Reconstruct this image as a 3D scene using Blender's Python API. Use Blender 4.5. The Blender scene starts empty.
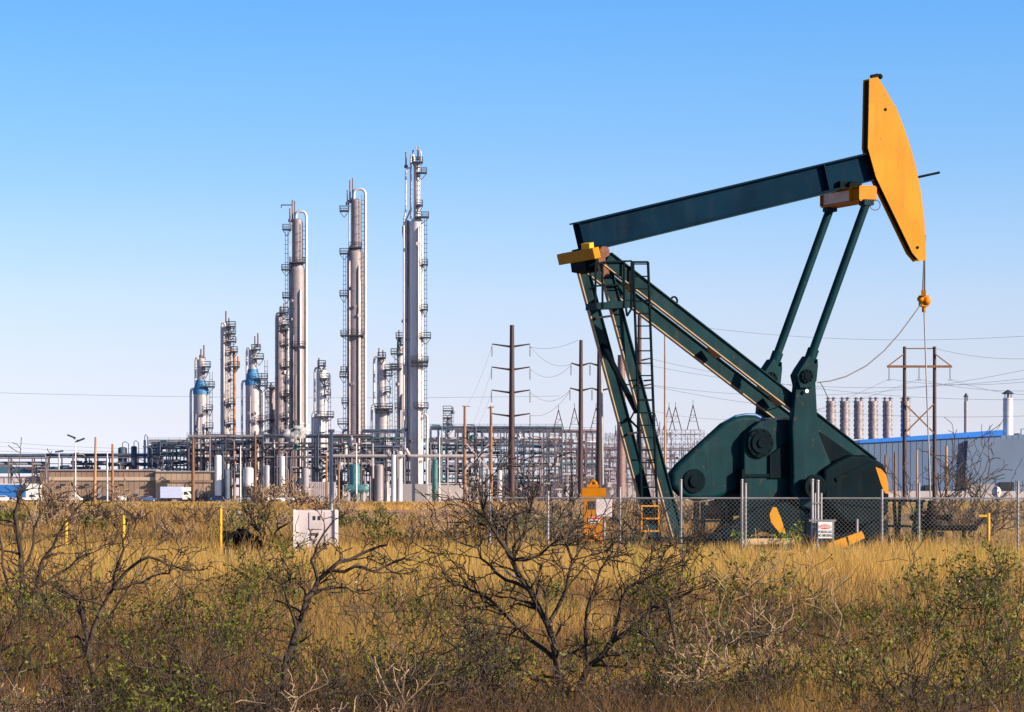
import bpy, math, random
import numpy as np
from mathutils import Vector, Matrix
random.seed(7)
RNG = np.random.default_rng(7)
sc = bpy.context.scene
COL = sc.collection
H, F, YH, CX = 1.6, 2900.0, 495.0, 512.0      # eye height, focal length in px, horizon row, centre column
ORG = {}

def W(px, py, Y): return Vector(((px-CX)*Y/F, Y, H-(py-YH)*Y/F))
def G(px, Y, z=0.0): return Vector(((px-CX)*Y/F, Y, z))

# ------------------------------------------------------------------ mesh builder
class MB:
    def __init__(s): s.v = []; s.f = []; s.s = []; s.m = []; s.cm = 0
    def add(s, vs, fs, sm=False):
        n = len(s.v); s.v += [tuple(v) for v in vs]
        for f in fs: s.f.append(tuple(i+n for i in f)); s.s.append(sm); s.m.append(s.cm)
        return s
    def box(s, c, d, rz=0.0):
        c = Vector(c); x, y, z = d[0]/2, d[1]/2, d[2]/2
        R = Matrix.Rotation(rz, 3, 'Z')
        vs = [c+R@Vector((i*x, j*y, k*z)) for k in (-1, 1) for i, j in ((-1,-1),(1,-1),(1,1),(-1,1))]
        return s.add(vs, [(3,2,1,0),(4,5,6,7),(0,1,5,4),(1,2,6,5),(2,3,7,6),(3,0,4,7)])
    def bar(s, a, b, w, h, up=(0,0,1)):
        a, b = Vector(a), Vector(b); d = (b-a).normalized(); u = Vector(up)
        r = d.cross(u)
        if r.length < 1e-4: r = d.cross(Vector((1,0,0)))
        r.normalize(); u = r.cross(d).normalized()
        vs = [p+r*(i*w/2)+u*(j*h/2) for p in (a, b) for i, j in ((-1,-1),(1,-1),(1,1),(-1,1))]
        return s.add(vs, [(0,1,2,3),(7,6,5,4),(0,4,5,1),(1,5,6,2),(2,6,7,3),(3,7,4,0)])
    def ibeam(s, a, b, depth, width, up, tf=.03, tw=.03, bottom=True, top=True):
        a, b = Vector(a), Vector(b); d = (b-a).normalized(); r = d.cross(Vector(up)).normalized(); u = r.cross(d).normalized()
        s.bar(a, b, tw, depth-2*tf-.004, u)
        for k, on in ((1, top), (-1, bottom)):
            if on: s.bar(a+u*k*(depth/2-tf/2), b+u*k*(depth/2-tf/2), width, tf, u)
        return s
    def tube(s, pts, r, n=8, caps=True):
        pts = [Vector(p) for p in pts]; N = len(pts)
        rr = r if isinstance(r, (list, tuple)) else [r]*N
        vs = []; prev = None
        for i, p in enumerate(pts):
            t = (pts[min(i+1, N-1)]-pts[max(i-1, 0)]).normalized()
            if prev is None:
                prev = t.cross(Vector((0,0,1)))
                if prev.length < 1e-3: prev = t.cross(Vector((1,0,0)))
            prev = (prev-t*prev.dot(t)).normalized(); q = t.cross(prev)
            for k in range(n):
                a = 2*math.pi*k/n; vs.append(p+(prev*math.cos(a)+q*math.sin(a))*rr[i])
        fs = [(i*n+k, i*n+(k+1) % n, (i+1)*n+(k+1) % n, (i+1)*n+k) for i in range(N-1) for k in range(n)]
        s.add(vs, fs, n > 5)
        if caps: s.add(vs[:n], [tuple(range(n))[::-1]]); s.add(vs[-n:], [tuple(range(n))])
        return s
    def lathe(s, base, prof, n=24, flat=False):
        b = Vector(base)
        for (r0, z0), (r1, z1) in zip(prof[:-1], prof[1:]):
            vs = [b+Vector((r*math.cos(2*math.pi*k/n), r*math.sin(2*math.pi*k/n), z)) for r, z in ((r0, z0), (r1, z1)) for k in range(n)]
            s.add(vs, [(k, (k+1) % n, n+(k+1) % n, n+k) for k in range(n)], not flat)
        return s
    def prism(s, pts, vec):
        pts = [Vector(p) for p in pts]; v = Vector(vec); n = len(pts)
        s.add(pts+[p+v for p in pts], [tuple(range(n)), tuple(range(2*n-1, n-1, -1))]+[(i, i+n, (i+1) % n+n, (i+1) % n) for i in range(n)])
        return s
    def ball(s, c, rx, ry, rz, n=12, m=8):
        c = Vector(c); vs = []
        for i in range(m+1):
            t = math.pi*i/m
            for k in range(n):
                a = 2*math.pi*k/n; vs.append(c+Vector((rx*math.sin(t)*math.cos(a), ry*math.sin(t)*math.sin(a), rz*math.cos(t))))
        return s.add(vs, [(i*n+k, (i+1)*n+k, (i+1)*n+(k+1) % n, i*n+(k+1) % n) for i in range(m) for k in range(n)], True)
    def build(s, name, mats, parent=None, origin=None):
        me = bpy.data.meshes.new(name)
        o = Vector(ORG[parent.name]) if parent else Vector(origin or (0,0,0))
        me.from_pydata([(x-o.x, y-o.y, z-o.z) for x, y, z in s.v], [], s.f)
        if not isinstance(mats, (list, tuple)): mats = [mats]
        for m in mats: me.materials.append(m)
        me.polygons.foreach_set('use_smooth', s.s); me.polygons.foreach_set('material_index', s.m); me.update()
        ob = bpy.data.objects.new(name, me); COL.objects.link(ob)
        if parent: ob.parent = parent
        else: ob.location = o
        ORG[ob.name] = tuple(o)
        return ob

def tag(o, label=None, cat=None, group=None, kind=None):
    if label: o['label'] = label
    if cat: o['category'] = cat
    if group: o['group'] = group
    if kind: o['kind'] = kind
    return o
def empty(name, loc, label, cat, group=None):
    o = bpy.data.objects.new(name, None); COL.objects.link(o); o.location = loc; o.empty_display_size = .2
    ORG[o.name] = tuple(loc); return tag(o, label, cat, group)
def copy_tree(o, loc, rz=None, label=None, parent=None, sc_=None):
    c = o.copy(); COL.objects.link(c)
    if parent: c.parent = parent
    else:
        c.location = loc
        if rz is not None: c.rotation_euler.z = rz
        if label: c['label'] = label
        if sc_: c.scale = sc_
    for ch in list(o.children): copy_tree(ch, None, parent=c)
    return c

# ------------------------------------------------------------------ materials
def M(name, col, rough=.6, metal=0.0, var=.25, scale=3.0, bump=0.0, col2=None, stretch=(1,1,1), fac=(.35,.65), spec=.5, detail=6, wear=None, rust=None, wfac=.5):
    m = bpy.data.materials.new(name); m.use_nodes = True; nt = m.node_tree; b = nt.nodes['Principled BSDF']
    b.inputs['Roughness'].default_value = rough; b.inputs['Metallic'].default_value = metal
    b.inputs['Specular IOR Level'].default_value = spec
    tc = nt.nodes.new('ShaderNodeTexCoord'); mp = nt.nodes.new('ShaderNodeMapping'); mp.inputs['Scale'].default_value = stretch
    nt.links.new(tc.outputs['Object'], mp.inputs['Vector'])
    n = nt.nodes.new('ShaderNodeTexNoise'); n.inputs['Scale'].default_value = scale; n.inputs['Detail'].default_value = detail
    nt.links.new(mp.outputs['Vector'], n.inputs['Vector'])
    r = nt.nodes.new('ShaderNodeValToRGB'); e = r.color_ramp.elements
    e[0].position, e[1].position = fac
    c2 = col2 or tuple(min(1, c*(1+var)) for c in col)
    e[0].color = (*[c*(1-var) for c in col], 1) if not col2 else (*col, 1); e[1].color = (*c2, 1)
    nt.links.new(n.outputs['Fac'], r.inputs['Fac']); last = r.outputs['Color']
    for col_, sc2, st2, lo, hi, f2 in ([(wear, 1.6, (2.2,2.2,.3), .5, .72, wfac)] if wear else [])+([(rust, 5.0, (1,1,.8), .62, .68, .8)] if rust else []):
        mp2 = nt.nodes.new('ShaderNodeMapping'); mp2.inputs['Scale'].default_value = st2; nt.links.new(tc.outputs['Object'], mp2.inputs['Vector'])
        n2 = nt.nodes.new('ShaderNodeTexNoise'); n2.inputs['Scale'].default_value = sc2; n2.inputs['Detail'].default_value = 8; n2.inputs['Roughness'].default_value = .65; nt.links.new(mp2.outputs['Vector'], n2.inputs['Vector'])
        mr2 = nt.nodes.new('ShaderNodeMapRange'); mr2.inputs[1].default_value = lo; mr2.inputs[2].default_value = hi; mr2.inputs[4].default_value = f2; nt.links.new(n2.outputs['Fac'], mr2.inputs[0])
        mx2 = nt.nodes.new('ShaderNodeMix'); mx2.data_type = 'RGBA'; nt.links.new(mr2.outputs[0], mx2.inputs[0]); nt.links.new(last, mx2.inputs[6]); mx2.inputs[7].default_value = (*col_, 1); last = mx2.outputs[2]
    nt.links.new(last, b.inputs['Base Color'])
    if bump:
        bp = nt.nodes.new('ShaderNodeBump'); bp.inputs['Strength'].default_value = bump; bp.inputs['Distance'].default_value = .05
        nt.links.new(n.outputs['Fac'], bp.inputs['Height']); nt.links.new(bp.outputs['Normal'], b.inputs['Normal'])
    return m

def plant_mat(name, cols, rough=.75, trans=.25, patch=None, patch_scale=.15):
    """cols: colours picked at random for every blade or leaf; patch: colours mixed in over large patches"""
    m = bpy.data.materials.new(name); m.use_nodes = True; nt = m.node_tree; b = nt.nodes['Principled BSDF']; out = nt.nodes['Material Output']
    b.inputs['Roughness'].default_value = rough; b.inputs['Specular IOR Level'].default_value = .2
    g = nt.nodes.new('ShaderNodeNewGeometry'); r = nt.nodes.new('ShaderNodeValToRGB')
    e = r.color_ramp.elements
    for i, c in enumerate(cols):
        p = i/(len(cols)-1)
        el = e[0] if i == 0 else (e[1] if i == len(cols)-1 else e.new(p))
        el.position = p; el.color = (*c, 1)
    nt.links.new(g.outputs['Random Per Island'], r.inputs['Fac']); last = r.outputs['Color']
    if patch:
        n = nt.nodes.new('ShaderNodeTexNoise'); n.inputs['Scale'].default_value = patch_scale; n.inputs['Detail'].default_value = 4
        nt.links.new(g.outputs['Position'], n.inputs['Vector'])
        rr = nt.nodes.new('ShaderNodeValToRGB'); rr.color_ramp.elements[0].position = .45; rr.color_ramp.elements[1].position = .62
        nt.links.new(n.outputs['Fac'], rr.inputs['Fac'])
        mx = nt.nodes.new('ShaderNodeMix'); mx.data_type = 'RGBA'; mx.blend_type = 'MIX'
        nt.links.new(rr.outputs['Color'], mx.inputs[0]); nt.links.new(last, mx.inputs[6]); mx.inputs[7].default_value = (*patch, 1)
        mu = nt.nodes.new('ShaderNodeMix'); mu.data_type = 'RGBA'; mu.inputs[0].default_value = .5
        nt.links.new(last, mu.inputs[6]); nt.links.new(mx.outputs[2], mu.inputs[7]); last = mu.outputs[2]
    nt.links.new(last, b.inputs['Base Color'])
    t = nt.nodes.new('ShaderNodeBsdfTranslucent'); nt.links.new(last, t.inputs['Color'])
    ms = nt.nodes.new('ShaderNodeMixShader'); ms.inputs[0].default_value = trans
    nt.links.new(b.outputs[0], ms.inputs[1]); nt.links.new(t.outputs[0], ms.inputs[2]); nt.links.new(ms.outputs[0], out.inputs['Surface'])
    return m

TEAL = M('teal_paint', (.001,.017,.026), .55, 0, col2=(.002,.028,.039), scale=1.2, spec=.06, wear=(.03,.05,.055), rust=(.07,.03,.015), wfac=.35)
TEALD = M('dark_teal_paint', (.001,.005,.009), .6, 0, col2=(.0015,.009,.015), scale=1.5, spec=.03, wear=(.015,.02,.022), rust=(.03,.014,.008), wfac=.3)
NAVY = M('navy_teal_beam', (.001,.011,.028), .65, 0, col2=(.002,.017,.040), scale=.8, spec=.02, wear=(.016,.028,.038), rust=(.03,.016,.012), wfac=.3)
BLUEEDGE = M('blue_paint', (.02,.10,.30), .4)
DUST = M('dusty_edge', (.30,.21,.13), .8, 0, col2=(.42,.30,.19), scale=4)  # dusty flange edges; also colours the bar standing for sunlit ground
RUSTD = M('rusty_bearing', (.10,.035,.015), .8, col2=(.18,.07,.03), scale=9)
ORANGE = M('orange_yellow_paint', (.40,.165,.001), .5, 0, col2=(.46,.20,.002), scale=.9, fac=(.3,.6), spec=.12, wear=(.33,.115,.006), rust=(.20,.06,.01), wfac=.55)
ORANGE2 = M('orange_paint', (.43,.14,.002), .55, col2=(.50,.19,.005), scale=3, spec=.15)
YELLOW = M('yellow_paint', (.62,.32,.008), .5, col2=(.68,.38,.012), scale=4)
PINKCREAM = M('pink_cream_paint', (.62,.42,.36), .6, col2=(.75,.52,.44), scale=3)  # pink-cream tone for the equalizer side panel and gear reducer top plate
CABLE = M('steel_cable', (.10,.08,.08), .5, .3)
GALV = M('galvanised_steel', (.30,.29,.31), .45, .5, var=.15)
MESHM = M('fence_wire', (.19,.20,.22), .5, .5, var=.1)
BLACK = M('black_iron', (.006,.006,.007), .7, col2=(.014,.011,.010), scale=6, spec=.06)
WHITEP = M('white_paint', (.72,.70,.72), .5, var=.06)
CREAM = M('cabinet_paint', (.60,.53,.56), .5, var=.12, scale=2, wear=(.40,.32,.28), wfac=.5)
GREYP = M('grey_paint', (.30,.27,.30), .6, var=.1)
CLAD = M('aluminium_cladding', (.33,.31,.35), .5, .25, col2=(.50,.47,.51), scale=.35, stretch=(1,1,.35), fac=(.3,.7), wear=(.20,.165,.17), wfac=.6)
CLADW = M('white_cladding', (.50,.48,.52), .5, .15, col2=(.66,.64,.68), scale=.3, stretch=(1,1,.3), fac=(.3,.7), wear=(.36,.32,.33), wfac=.6)
CLADD = M('dull_cladding', (.23,.20,.23), .55, .2, col2=(.32,.28,.32), scale=.35, stretch=(1,1,.3), fac=(.3,.7), wear=(.13,.105,.11), wfac=.6)
BLUEB = M('blue_band', (.05,.20,.42), .6)
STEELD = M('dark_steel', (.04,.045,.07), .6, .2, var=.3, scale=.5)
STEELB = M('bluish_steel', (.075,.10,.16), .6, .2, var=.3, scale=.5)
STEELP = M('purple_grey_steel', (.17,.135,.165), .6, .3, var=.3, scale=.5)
PIPEL = M('light_pipe', (.50,.44,.46), .45, .3, var=.15, scale=.5)
PIPER = M('rusty_pipe', (.42,.17,.06), .6, .1, var=.3, scale=.8)
PIPET = M('teal_pipe', (.05,.15,.17), .5, .1, var=.3, scale=.8)
TEALV = M('teal_vessel', (.05,.17,.21), .5, 0, var=.3)
WOOD = M('weathered_wood', (.14,.065,.035), .85, 0, col2=(.24,.12,.065), scale=2, stretch=(6,6,.4))
WOODL = M('tan_wood', (.34,.18,.09), .85, 0, col2=(.45,.27,.15), scale=2, stretch=(6,6,.4))
MAUVE = M('mauve_pole_steel', (.20,.13,.13), .6, .1, var=.15)
ORW = M('orange_brown_wood', (.22,.10,.05), .85, 0, col2=(.34,.17,.09), scale=2, stretch=(6,6,.4))
POLED = M('dark_pole_steel', (.03,.014,.02), .6, .1, col2=(.06,.03,.035), scale=1, stretch=(4,4,.3))
WIREM = M('conductor', (.16,.16,.2), .6, .3)
GLASS = M('dark_glass', (.02,.03,.04), .12, 0, var=.1)
TYRE = M('tyre_rubber', (.015,.015,.016), .8)
BROWNW = M('brown_siding', (.22,.15,.115), .8, 0, col2=(.28,.19,.145), scale=.25, stretch=(1,1,.2))
BROWNL = M('tan_siding', (.34,.24,.18), .8, 0, col2=(.42,.31,.23), scale=.25, stretch=(1,1,.2))
BAND = M('pale_band', (.48,.37,.29), .8, 0, var=.1)
BLUEW = M('blue_grey_siding', (.10,.15,.27), .7, .0, col2=(.13,.19,.32), scale=.12, stretch=(1,1,.2))
BLUER = M('bright_blue_roof', (.03,.20,.72), .4, 0, var=.1)
CONC = M('pale_concrete', (.46,.41,.44), .85, 0, var=.12, scale=.4)
BARK = M('dark_bark', (.022,.014,.011), .9, 0, col2=(.075,.048,.034), scale=14, bump=.4, stretch=(1,1,.3))
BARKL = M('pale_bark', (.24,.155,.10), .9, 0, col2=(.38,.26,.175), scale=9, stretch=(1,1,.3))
REDS = M('sign_red', (.70,.02,.02), .5, var=.05)
SIGNW = M('sign_white', (.78,.76,.78), .5, var=.03)
SIGNB = M('sign_black', (.02,.02,.03), .6, var=.05)

# ------------------------------------------------------------------ world, sun, camera
AZ, EL = math.radians(-26), math.radians(22)      # sun direction: to the right and a little towards the camera
wd = bpy.data.worlds.new('World'); sc.world = wd; wd.use_nodes = True; nt = wd.node_tree
bg = nt.nodes['Background']; bg.inputs['Strength'].default_value = .15
sky = nt.nodes.new('ShaderNodeTexSky'); sky.sky_type = 'NISHITA'; sky.sun_disc = False
sky.sun_elevation = EL; sky.sun_rotation = math.pi/2-AZ; sky.air_density = 1.0; sky.dust_density = .6; sky.ozone_density = 3.0
tc = nt.nodes.new('ShaderNodeTexCoord'); mp = nt.nodes.new('ShaderNodeMapping'); mp.inputs['Scale'].default_value = (1, 1, 2.5); mp.inputs['Location'].default_value = (0,0,.03)
nt.links.new(tc.outputs['Generated'], mp.inputs['Vector']); nt.links.new(mp.outputs['Vector'], sky.inputs['Vector'])
# colour balance of the sky by height above the horizon (deep blue above, pale lavender haze at the horizon)
sx = nt.nodes.new('ShaderNodeSeparateXYZ'); nt.links.new(tc.outputs['Generated'], sx.inputs[0])
mr = nt.nodes.new('ShaderNodeMapRange'); mr.inputs[1].default_value = 0; mr.inputs[2].default_value = .2; nt.links.new(sx.outputs['Z'], mr.inputs[0])
cr = nt.nodes.new('ShaderNodeValToRGB'); nt.links.new(mr.outputs[0], cr.inputs['Fac'])
BAL = ((.0052,.70,.59,.76),(.0259,.90,.64,.63),(.0466,1.06,.75,.66),(.0672,1.14,.87,.76),(.0914,1.04,.95,.88),(.119,.86,.99,1.0),(.1448,.76,1.03,1.11),(.169,.66,1.04,1.22))
el_ = cr.color_ramp.elements
el_[0].position = BAL[0][0]/.2; el_[0].color = (*BAL[0][1:], 1); el_[1].position = BAL[-1][0]/.2; el_[1].color = (*BAL[-1][1:], 1)
for z_, r_, g_, b_ in BAL[1:-1]: e_ = el_.new(z_/.2); e_.color = (r_, g_, b_, 1)
mu = nt.nodes.new('ShaderNodeMix'); mu.data_type = 'RGBA'; mu.blend_type = 'MULTIPLY'; mu.inputs[0].default_value = 1; mu.clamp_result = False
m2 = nt.nodes.new('ShaderNodeMapRange'); m2.inputs[1].default_value = .18; m2.inputs[2].default_value = .7; m2.inputs[3].default_value = 1; m2.inputs[4].default_value = .42; nt.links.new(sx.outputs['Z'], m2.inputs[0])
mv = nt.nodes.new('ShaderNodeVectorMath'); mv.operation = 'SCALE'; nt.links.new(sky.outputs['Color'], mv.inputs[0]); nt.links.new(m2.outputs[0], mv.inputs['Scale'])
nt.links.new(mv.outputs[0], mu.inputs[6]); nt.links.new(cr.outputs['Color'], mu.inputs[7]); nt.links.new(mu.outputs[2], bg.inputs['Color'])
sd = bpy.data.lights.new('sun', 'SUN'); sd.energy = 4.9; sd.angle = math.radians(.5); sd.color = (1, .84, .62)
so = bpy.data.objects.new('sun', sd); COL.objects.link(so); so.location = (60, 40, 60)
d = Vector((math.cos(EL)*math.cos(AZ), math.cos(EL)*math.sin(AZ), math.sin(EL))); so.rotation_euler = d.to_track_quat('Z', 'Y').to_euler()
cam = bpy.data.cameras.new('camera'); co = bpy.data.objects.new('camera', cam); COL.objects.link(co); sc.camera = co
co.location = (0, 0, H); co.rotation_euler = (math.pi/2, 0, 0); cam.sensor_width = 36; cam.lens = F/1024*36
cam.shift_y = (YH-356)/1024; cam.clip_start = .5; cam.clip_end = 20000
sc.view_settings.view_transform = 'Standard'; sc.view_settings.look = 'None'; sc.view_settings.gamma = 1; sc.view_settings.exposure = .9

# ------------------------------------------------------------------ ground
gm = M('dry_soil', (.06,.035,.02), .95, 0, col2=(.20,.12,.055), scale=.35, bump=.5, fac=(.3,.7))
g = MB(); g.add([(-4000,-60,0),(4000,-60,0),(4000,7000,0),(-4000,7000,0)], [(0,1,2,3)]); tag(g.build('ground', gm), kind='structure')
g = MB(); pm = M('yard_gravel', (.30,.25,.22), .9, 0, var=.2, scale=.3)
g.add([(-420,640,.01),(420,640,.01),(420,1400,.01),(-420,1400,.01)], [(0,1,2,3)]); tag(g.build('plant_yard', pm), kind='structure')
red = M('red_soil', (.30,.115,.06), .95, 0, col2=(.42,.20,.12), scale=.1)
g = MB(); pts = [W(x, YH, Y) for x, Y in ()]
pl = [(330,300),(400,262),(470,240),(560,235),(640,260),(700,300),(760,420),(700,520),(500,560),(380,540),(320,420)]
g.add([((x-CX)*Y/F, Y, .012) for x, Y in pl], [tuple(range(len(pl)))]); tag(g.build('bare_soil_patch', red), kind='structure')

# ------------------------------------------------------------------ PUMP JACK
a_ = math.radians(24); U = Vector((math.cos(a_), math.sin(a_), 0)); V = Vector((math.sin(a_), -math.cos(a_), 0)); Z = Vector((0,0,1))
O = G(740, 80)
def PS(px, py, lat):
    k = (px-CX)/F
    s = (k*(O.y+lat*V.y)-O.x-lat*V.x)/(U.x-k*U.y); Y = O.y+s*U.y+lat*V.y
    return s, H-(py-YH)*Y/F
def P(px, py, lat): s, z = PS(px, py, lat); return O+U*s+V*lat+Z*z
def Q(s, z, lat): return O+U*s+V*lat+Z*z
def plate(mb, pts, lat, th, at=None):
    """outline seen at lateral offset lat, extruded away from the camera by th; at: rebuild it at another offset"""
    l2 = lat if at is None else at
    mb.prism([Q(*PS(x, y, lat), l2) for x, y in pts], V*-th)
pj = empty('pump_jack', O, 'tall dark teal oil pump jack with orange horse head behind the chain link fence', 'pump jack')
def part(name, mb, mat, par=pj): return mb.build(name, mat, par)

# walking beam
A = P(579, 237, .2)-V*.2; B = P(876, 165.5, .2)-V*.2
bd = (B-A).normalized(); bu = V.cross(bd); bu = bu if bu.z > 0 else -bu
m = MB(); m.ibeam(A, B, .80, .42, bu, .04, .035)
for t in (.012, .83):
    c = A+(B-A)*t; m.bar(c-bu*.355, c+bu*.355, .38, .03, bd)
wb = part('walking_beam', m, NAVY)
m = MB(); m.bar(A-bu*.43+bd*.2, A-bu*.43+bd*8.1, .30, .05, bu); part('bottom_flange_plate', m, TEAL, wb)
# horse head
HH = [(869.4,78.5),(878,77),(886.6,91),(897,109),(905,130),(911,148),(916.5,169),(921.5,195),(924.7,224),(926.3,260),(919.4,261),(912.4,253),(876,177),(868,148)]
hm = MB(); inner = [(869.6,80),(877,79.5),(885,92),(895,110),(903,131),(909,149),(914.5,170),(919.5,196),(922.7,225),(924.3,258),(919.6,259),(913,251),(877,177),(868.6,148)]
plate(hm, inner, .25, .28); hh = part('horse_head', hm, BLACK)
m = MB(); plate(m, HH, .28, .03); part('face_plate', m, ORANGE, hh)
m = MB(); plate(m, HH, .28, .03, at=-.035); part('face_plate', m, ORANGE, hh)
for x, y in ((885.5,109.5),(917.5,247.5)):
    m = MB(); c = P(x, y, .285); m.tube([c, c+V*.01], .045, 12); part('bolt_hole', m, BLACK, hh)
m = MB()
for (x0,y0,x1,y1) in ((884,188,888,197),(897,214,901,222),(908,240,912,247)):
    p, q = P(x0, y0, .0), P(x1, y1, .0); m.bar(p-U*.03, q-U*.03, .1, .02, U)
m.bar(P(868.6,124,0)-U*.02, P(868.6,127,0)-U*.02, .3, .02, U)
part('hinge_tab', m, GREYP, hh)
m = MB(); m.tube([P(871,77,.1), P(878,75.5,.1)], .06, 8); m.ball(P(880,76.5,.1), .08,.08,.08); part('lifting_pin', m, BLACK, hh)
m = MB(); m.tube([P(905,180,-.2), P(939.5,172.5,-.2)], .035, 8); part('stop_bar', m, TEALD, hh)
# bridle and carrier bar
m = MB()
for lat, dx in ((.14, 1.5), (-.14, -1.0)): m.tube([P(925.0,235,lat), P(924.2+dx*.4,262,lat), P(923.4+dx,293,lat)], .016, 6)
m.tube([P(925.5,235,.0), P(923.8,293,0)], .013, 6)
part('bridle_cable', m, CABLE)
m = MB(); m.bar(P(923.5,293,-.3), P(923.5,293,.3), .14, .16)
cb = part('carrier_bar', m, ORANGE2)
m = MB(); m.box(P(923.8,301,0), (.22,.22,.32), .3); m.ball(P(926.5,301,.1), .13,.12,.12); m.ball(P(920.5,299,.1), .1,.1,.09); m.tube([P(923.8,306,0),P(924,312,0)], .06, 8); part('rod_clamp', m, ORANGE2, cb)
m = MB(); m.tube([P(923.8,293,0), P(924.2,312,0), P(930.6,502,0)], .022, 8); part('polished_rod', m, GALV)
m = MB(); cp = [(921,304),(914,314),(900,333),(884,351),(866,366),(846,376.5),(830,381),(817.5,382.5)]
m.tube([P(x, y, .2+.9*i/7) for i, (x, y) in enumerate(cp)], .016, 6)
m.tube([P(820,382,1.1), P(824,389,1.1), P(828,398,1.1)], .012, 5)
part('sensor_cable', m, CABLE)
# equalizer
m = MB(); s0, z0 = PS(848, 197, 0)
c = Q(s0, z0, 0)
m.bar(c-V*1.0, c+V*1.0, .34, .34, Z)
eq = part('equalizer', m, ORANGE2)
m = MB(); m.bar(c-V*1.08+Z*.2, c+V*1.08+Z*.2, .50, .035, Z); m.bar(c-V*1.08-Z*.2, c+V*1.08-Z*.2, .50, .035, Z)
for l in (-1.07, .55, 1.07): m.bar(c+V*l-Z*.18, c+V*l+Z*.18, .56, .03, V)
part('flange', m, ORANGE2, eq)
m = MB(); m.bar(c-V*1.02-U*.19, c+V*.5-U*.19, .02, .30, Z); part('side_panel', m, PINKCREAM, eq)
m = MB(); m.box(c+Z*.32, (.7,.35,.2), a_); m.tube([c+Z*.3-V*.3, c+Z*.3+V*.3], .13, 12); part('equalizer_bearing', m, TEALD, eq)
m = MB(); ring = [P(875+5.2*math.cos(t), 205+5.2*math.sin(t), 1.1) for t in np.linspace(-2.2, 3.6, 16)]; m.tube(ring, .012, 5); part('grease_hose', m, CABLE, eq)
# pitmans
sp_, zp_ = PS(807.5, 366, 1.0)
for lat, lb in ((-1.0, -1.0), (1.0, 1.0)):
    m = MB(); p, q = Q(s0, z0-.25, lat), Q(sp_, zp_, lb); m.tube([p, q], .118, 12)
    pt = part('pitman_arm', m, TEAL)
    m = MB(); m.box(p, (.3,.3,.16), a_); part('end_fitting', m, TEAL, pt); m = MB(); m.tube([q+(p-q).normalized()*.5, q+(p-q).normalized()*.1], .16, 12); part('end_fitting', m, TEAL, pt)
# cranks
clev = [(797,375),(800.4,368.7),(809.2,355.5),(811,357),(813,362),(816,364),(818,358.5),(818.3,366),(816.8,381),(812,388),(800,388)]
crank = [(796.8,378),(800,372),(812,372),(816,381),(817.8,416),(819.8,434.4),(824.9,448),(831,462),(836,476),(837,492),(830,506),(815,511),(800,506),(793,492),(793.5,474),(792.5,439.5),(792,427.6),(794.5,399)]
cw = [(824,470),(838,461),(852,455),(866,455),(876,459),(884,464),(888,473),(890,491),(889,512),(883,521),(862,526),(846,522),(836,512),(824,500)]
wedge = [(875.5,467),(881,469),(886,474.5),(888.3,484),(888.5,494),(885,493),(881,484)]
for lat in (1.10, -.86):
    ck = MB(); plate(ck, crank, 1.10, .24, at=lat+.0); k = part('crank', ck, TEAL)
    m = MB(); plate(m, clev, 1.20, .4, at=1.20 if lat > 0 else -.80); cl = part('crank_pin_bearing', m, TEAL, k)
    cc = P(806.5,376,1.21); off = V*(0 if lat > 0 else -2.0)
    m = MB(); m.tube([cc+off, cc+off+V*.05], .19, 18); m.tube([cc+off+V*.05, cc+off+V*.08], .10, 14)
    for i in range(8):
        t = i*math.pi/4; e = cc+off+(U*math.cos(t)+Z*math.sin(t))*.15+V*.04; m.tube([e, e+V*.04], .025, 6)
    part('bearing_cap', m, TEALD, k)
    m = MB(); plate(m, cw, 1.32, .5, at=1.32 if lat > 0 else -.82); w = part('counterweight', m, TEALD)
    m = MB(); hc = P(814,487,1.33)+V*(0 if lat > 0 else -2.2); m.tube([hc, hc+V*.10], .34, 22); m.tube([hc+V*.1, hc+V*.16], .17, 16); part('crank_hub', m, TEALD, k)
    if lat > 0:
        m = MB(); plate(m, wedge, 1.332, .012, at=1.334); part('orange_marking', m, ORANGE2, w)
        m = MB(); b0, b1 = P(836,480,1.34), P(872,463,1.34); m.bar(b0, b1, .06, .12, Z); m.bar(P(828,500,1.34), P(880,507,1.34), .05, .08, Z); part('rib', m, TEALD, w)
m = MB(); plate(m, [(818,430),(846,450),(872,466),(860,480),(838,482),(822,470)], 1.0, .3); plate(m, [(796,470),(836,470),(846,520),(796,520)], .8, .3); part('crank_web', m, TEALD)
m = MB(); m.tube([P(806.8,391,1.21)-V*.01, P(806.8,391,1.21)+V*.012], .055, 12); part('hole_daylight_disc', m, SIGNW)  # white disc painted as the daylight showing through the crank hole
# gearbox, belt guard
gb = [(744,446),(746,436),(752,428),(760,421.5),(770,419),(776,419),(777,422),(782,422),(783,419.5),(798,420),(812,430),(814,512),(744,512)]
m = MB(); plate(m, gb, .72, 1.44); gx = part('gear_reducer', m, TEAL)
m = MB(); plate(m, [(741,500),(818,500),(820,516),(739,516)], .85, 1.7); plate(m, [(742,470),(745,468),(745,500),(742,500)], .8, 1.6); plate(m, [(744,474),(796,474),(796,477),(744,477)], .78, .06); part('housing_flange', m, TEALD, gx)
m = MB(); c = P(759,443,.73)
m.tube([c, c+V*.10], .40, 26); m.tube([c+V*.10, c+V*.15], .29, 26); m.tube([c+V*.15, c+V*.2], .13, 18)
for i in range(10):
    t = i*math.pi/5; e = c+(U*math.cos(t)+Z*math.sin(t))*.345+V*.1; m.tube([e, e+V*.03], .022, 6)
part('bearing_cap', m, TEALD, gx)
m = MB(); plate(m, [(770,455),(795,436),(806,455),(806,474),(796,478),(770,478)], .80, .06); part('inspection_cover', m, TEALD, gx)
m = MB()
c = P(781,420.5,.5); m.box(c+Z*.04-V*.3, (.5,.5,.08), a_); part('top_plate', m, PINKCREAM, gx)
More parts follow.
